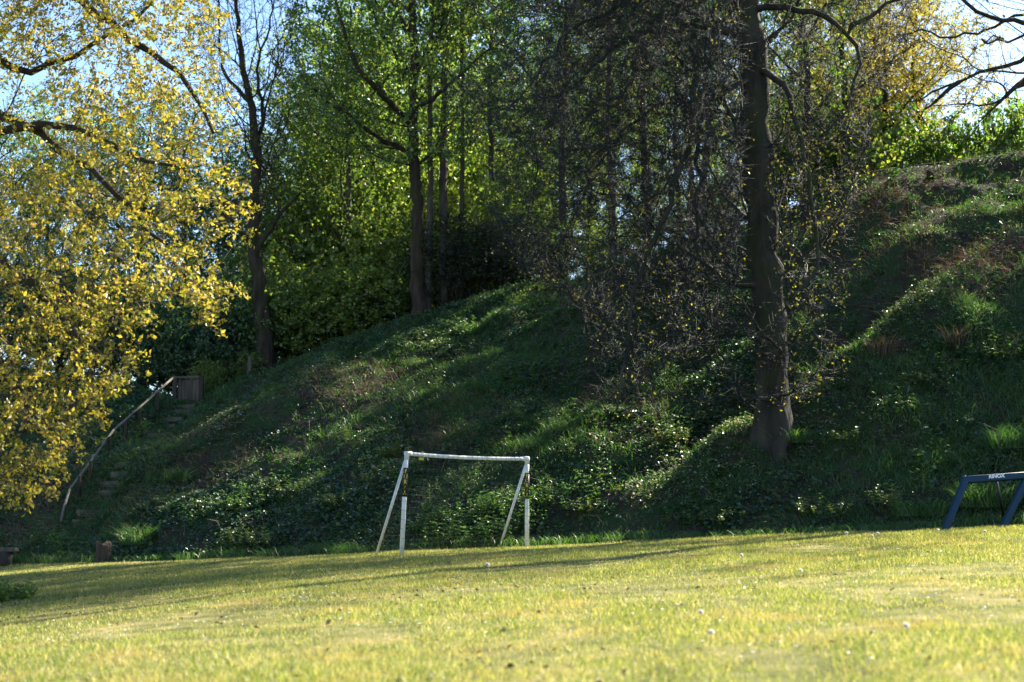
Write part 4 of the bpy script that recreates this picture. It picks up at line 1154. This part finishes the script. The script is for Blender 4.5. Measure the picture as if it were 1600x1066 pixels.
tag(reb, 'blue padded football rebounder frame leaning at the lawn edge', 'rebounder')

# wooden hatch at the top of the stairs
hb = hit(293, 632)
hatch = empty('wooden_hatch', hb, R(-4))
X_, Y_, Z_ = np.eye(3)
w2, hh = .40, .80
box_obj('side_post', (-w2, 0, hh / 2 - .08), (X_, Y_, Z_), (.055, .06, hh / 2 + .08), M['dark_wood'], hatch, .006, .006)
box_obj('side_post', (w2, 0.01, hh / 2 - .06), (X_, Y_, Z_), (.065, .06, hh / 2 + .10), M['dark_wood'], hatch, .006, .006)
box_obj('top_rail', (-.01, .02, hh + .01), (X_, Y_, Z_), (w2 + .05, .055, .032), M['old_wood'], hatch, .005, .004)
pw = .115
for i in range(6):
    top = hh - .09 - abs(rng.normal(0, .025)) - (.05 if i in (1, 4) else 0)
    box_obj('plank', (-w2 + .125 + i * pw, .045 + .006 * (i % 2), .1 + top / 2), (X_, Y_, Z_), (pw / 2 - .0025, .012, top / 2 - .02), M['old_wood'], hatch, .003, .004)
box_obj('bottom_board', (0, .03, .06), (X_, Y_, Z_), (w2 - .06, .02, .06), M['dark_wood'], hatch, .004, .004)
tag(hatch, 'small weathered plank hatch gate at the top of the stairs', 'gate')

# stairs
stairs = empty('garden_stairs', STEPS[0]); S0 = STEPS[0]
for i, s in enumerate(STEPS):
    a_, b_ = STEPS[max(0, i - 1)], STEPS[min(len(STEPS) - 1, i + 1)]
    t = unit((b_ - a_) * [1, 1, 0]); t = unit(t * .6 + np.array([0, 1, 0]) * .4); sd = np.array([t[1], -t[0], 0])
    box_obj('step', s - S0 + np.array([0, 0, -.03]), (sd, t, Z_), (rng.uniform(.26, .38), .16, .08), M['stone'], stairs, .02, .018)
tag(stairs, 'overgrown stone steps climbing the bank to the wooden hatch', 'stairs')

# handrail
RAIL = [(95, 816, 6), (101, 790, 18), (109, 765, 30), (128, 737, 38), (150, 708, 40), (178, 672, 40), (215, 637, 40), (245, 611, 38), (271, 590, 40)]
rl = []
for u, v, dv in RAIL:
    g = hit(u, v + dv); rl.append(at(u, v, g[1]))
hr = empty('handrail', (rl[0][0], rl[0][1], hz(rl[0][0], rl[0][1]))); H0 = np.array(hr.location)
tube_obj('rail', [p - H0 for p in rl[:3]], .032, M['rail_wood'], hr, 10)
tube_obj('rail', [rl[2] - H0, rl[5] - H0], .032, M['rail_wood'], hr, 10)
tube_obj('rail', [rl[5] - H0, rl[8] - H0], .03, M['rail_wood'], hr, 10)
for u in (124, 141, 170, 196, 218, 247):
    us = [q[0] for q in RAIL]
    p = np.array([np.interp(u, us, [q[j] for q in rl]) for j in range(3)])
    g = hz(p[0], p[1])
    box_obj('rail_post', np.array((p[0], p[1] + .03, (p[2] + g) / 2 - .06)) - H0, (X_, Y_, Z_), (.035, .035, (p[2] - g) / 2 + .05), M['dark_wood'], hr, .005, .004)
tag(hr, 'bleached wooden handrail on dark posts beside the overgrown stairs', 'handrail')

# stumps, bench, logs, fence
def stump(name, p, r, h, lean, label, m):
    k = 18; th = np.arange(k) * 2 * math.pi / k
    lob = 1 + .08 * np.sin(3 * th + 1) + .05 * np.sin(7 * th) 
    rings = [(-.06, 1.25), (.04, 1.12), (.15, 1.0), (h * .6, .97), (h, .98), (h + .012, .9), (h - .01, .5), (h - .012, .05)]
    V = []
    for z, q in rings:
        V += [(r * q * lob[i] * math.cos(th[i]) + lean * z, r * q * lob[i] * math.sin(th[i]), z + (.05 * math.sin(th[i] * 2) if z >= h - .02 else 0) * q) for i in range(k)]
    n = len(rings); i = np.arange(n * k).reshape(n, k); j = np.roll(i, -1, 1)
    o = link(name, mesh_np(name, np.array(V), [np.stack([i[:-1], j[:-1], j[1:], i[1:]], -1).reshape(-1, 4), i[-1][None]], True), None, m)
    o.location = p
    return tag(o, label, 'stump')
M['stump'] = surf_mat('cut log bark', [(.3, (.035, .026, .02)), (.7, (.09, .065, .05))], 6, 5, .9, .6, 25, (1, 1, .15), .1)
p = gpos(169, 32.9); stump('log_stump', p, .17, .42, -.08, 'short upright log stump at the lawn edge beside the stairs', M['stump'])
bp_ = gpos(-8, 33.6)
bench = empty('log_bench', bp_, R(3))
box_obj('seat', (0, 0, .40), (X_, Y_, Z_), (.62, .17, .045), M['old_wood'], bench, .015, .008)
for sx in (-.38, .36):
    V, F_ = tube_np([(sx, 0, -.06), (sx, 0, .15), (sx + .02, 0, .352)], [.19, .17, .18], 12)
    link('leg', mesh_np('leg', V, F_, True), bench, M['dark_wood'])
tag(bench, 'low log bench with a flat plank top at the left edge', 'bench')
la, lb_ = hit(1462, 262), hit(1640, 226)
lg = [la + (lb_ - la) * f for f in np.linspace(-.02, 1, 8)]
lg = [np.array((q[0], q[1] + .1, hz(q[0], q[1] + .1) + .22 + .03 * math.sin(i * 2.1))) for i, q in enumerate(lg)]
o = tube_obj('fallen_log', [q - lg[0] for q in lg], np.linspace(.10, .2, 8), M['bark_dark'], None, 12); o.location = lg[0]
tag(o, 'long dark fallen log lying along the right skyline', 'log')
fence = empty('wooden_fence', gpos(1400, 42.6)); f0 = np.array(fence.location)
ps = [gpos(u, 42.6) for u in (1345, 1422, 1500)]
for q in ps: box_obj('post', q - f0 + np.array([0, 0, .28]), (X_, Y_, Z_), (.05, .05, .42), M['dark_wood'], fence, .006, .005)
for a_, b_ in zip(ps[:-1], ps[1:]):
    tube_obj('rail', [a_ - f0 + [0, -.06, .5], b_ - f0 + [0, -.06, .5]], .03, M['dark_wood'], fence, 8)
tag(fence, 'low dark post-and-rail fence on the skyline behind the earth mound', 'fence')
q = gpos(388, 44); o = box_obj('marker_post', (0, 0, .35), (X_, Y_, Z_), (.05, .05, .45), M['old_wood'], None, .006, .004); o.location = q
tag(o, 'short grey wooden post in the shrubs right of the hatch', 'post')
pg = gpos(277, 30.5)
o = empty('lawn_peg', pg); V, F_ = tube_np([(0, 0, -.03), (0, 0, .07)], .008, 8); link('stem', mesh_np('stem', V, F_, True), o, M['black_metal'])
V, F_ = tube_np([(0, 0, .05), (0, 0, .1), (0, 0, .125)], [.02, .05, .055], 12); link('cap', mesh_np('cap', V, F_, True), o, M['black_metal'])
tag(o, 'small black cup-shaped peg at the edge of the lawn shadow', 'peg')

# leafy bush in the near left corner
p = hit(16, 938)
o = empty('leafy_bush', p)
sm, lm = weed_mesh('leafy_bush', .36, 60, .34, .085, 99)
link('stems', sm, o, M['bank_grass']); c = link('leaves', lm, o, M['leaf_mid']); c['kind'] = 'stuff'
tag(o, 'small leafy bush on the lawn at the lower left edge', 'bush')

# dandelion clocks
M['clock'] = leaf_mat('dandelion fluff', [(0, (.68, .66, .62)), (1, (.82, .8, .76))], .5, .02, .6, (1, 1, 1))
hn = 90; hd = unit(np.random.default_rng(3).normal(size=(hn, 3)))
head_me = leaves_mesh('clock_head', hd * .004, hd, .024, .014, .3)
for i, (u, v, s, lab) in enumerate([(760, 900, 1.1, 'dandelion clock standing alone on the lawn below the goal'), (1322, 845, 1.0, 'dandelion clock in the lawn edge left of the pair'), (1362, 849, .9, 'left one of the pair of dandelion clocks near the rebounder'),
                                     (1371, 846, 1.0, 'right one of the pair of dandelion clocks near the rebounder'), (1538, 842, .9, 'dandelion clock on the lawn below the rebounder'), (1465, 838, .8, 'dandelion clock just left of the rebounder leg'),
                                     (1094, 975, .7, 'dandelion clock in the blurred lawn centre right'), (1513, 666, 1.0, 'dandelion clock in the grass of the right bank'), (1285, 832, .6, 'small dandelion clock at the bank foot'), (1158, 880, .8, 'dandelion clock left of the middle of the right lawn'), (1415, 1000, .7, 'dandelion clock in the blurred lower right lawn'), (1044, 870, .7, 'dandelion clock at the shadow edge right of the goal'), (1250, 905, .7, 'dandelion clock in the bright lawn below the clock pair'), (1110, 1010, .7, 'dandelion clock low in the blurred lawn')]):
    p = hit(u, v)
    o = empty('dandelion_clock', p); o.scale = (s,) * 3
    V, F_ = tube_np([(0, 0, -.02), (.004, .002, .05), (.01, 0, .11)], .0022, 6)
    link('stem', mesh_np('stem', V, F_, True), o, M['bank_grass'])
    h = link('seed_head', head_me, o, M['clock']); h.location = (.01, 0, .115)
    tag(o, lab, 'dandelion', 'dandelion clocks')
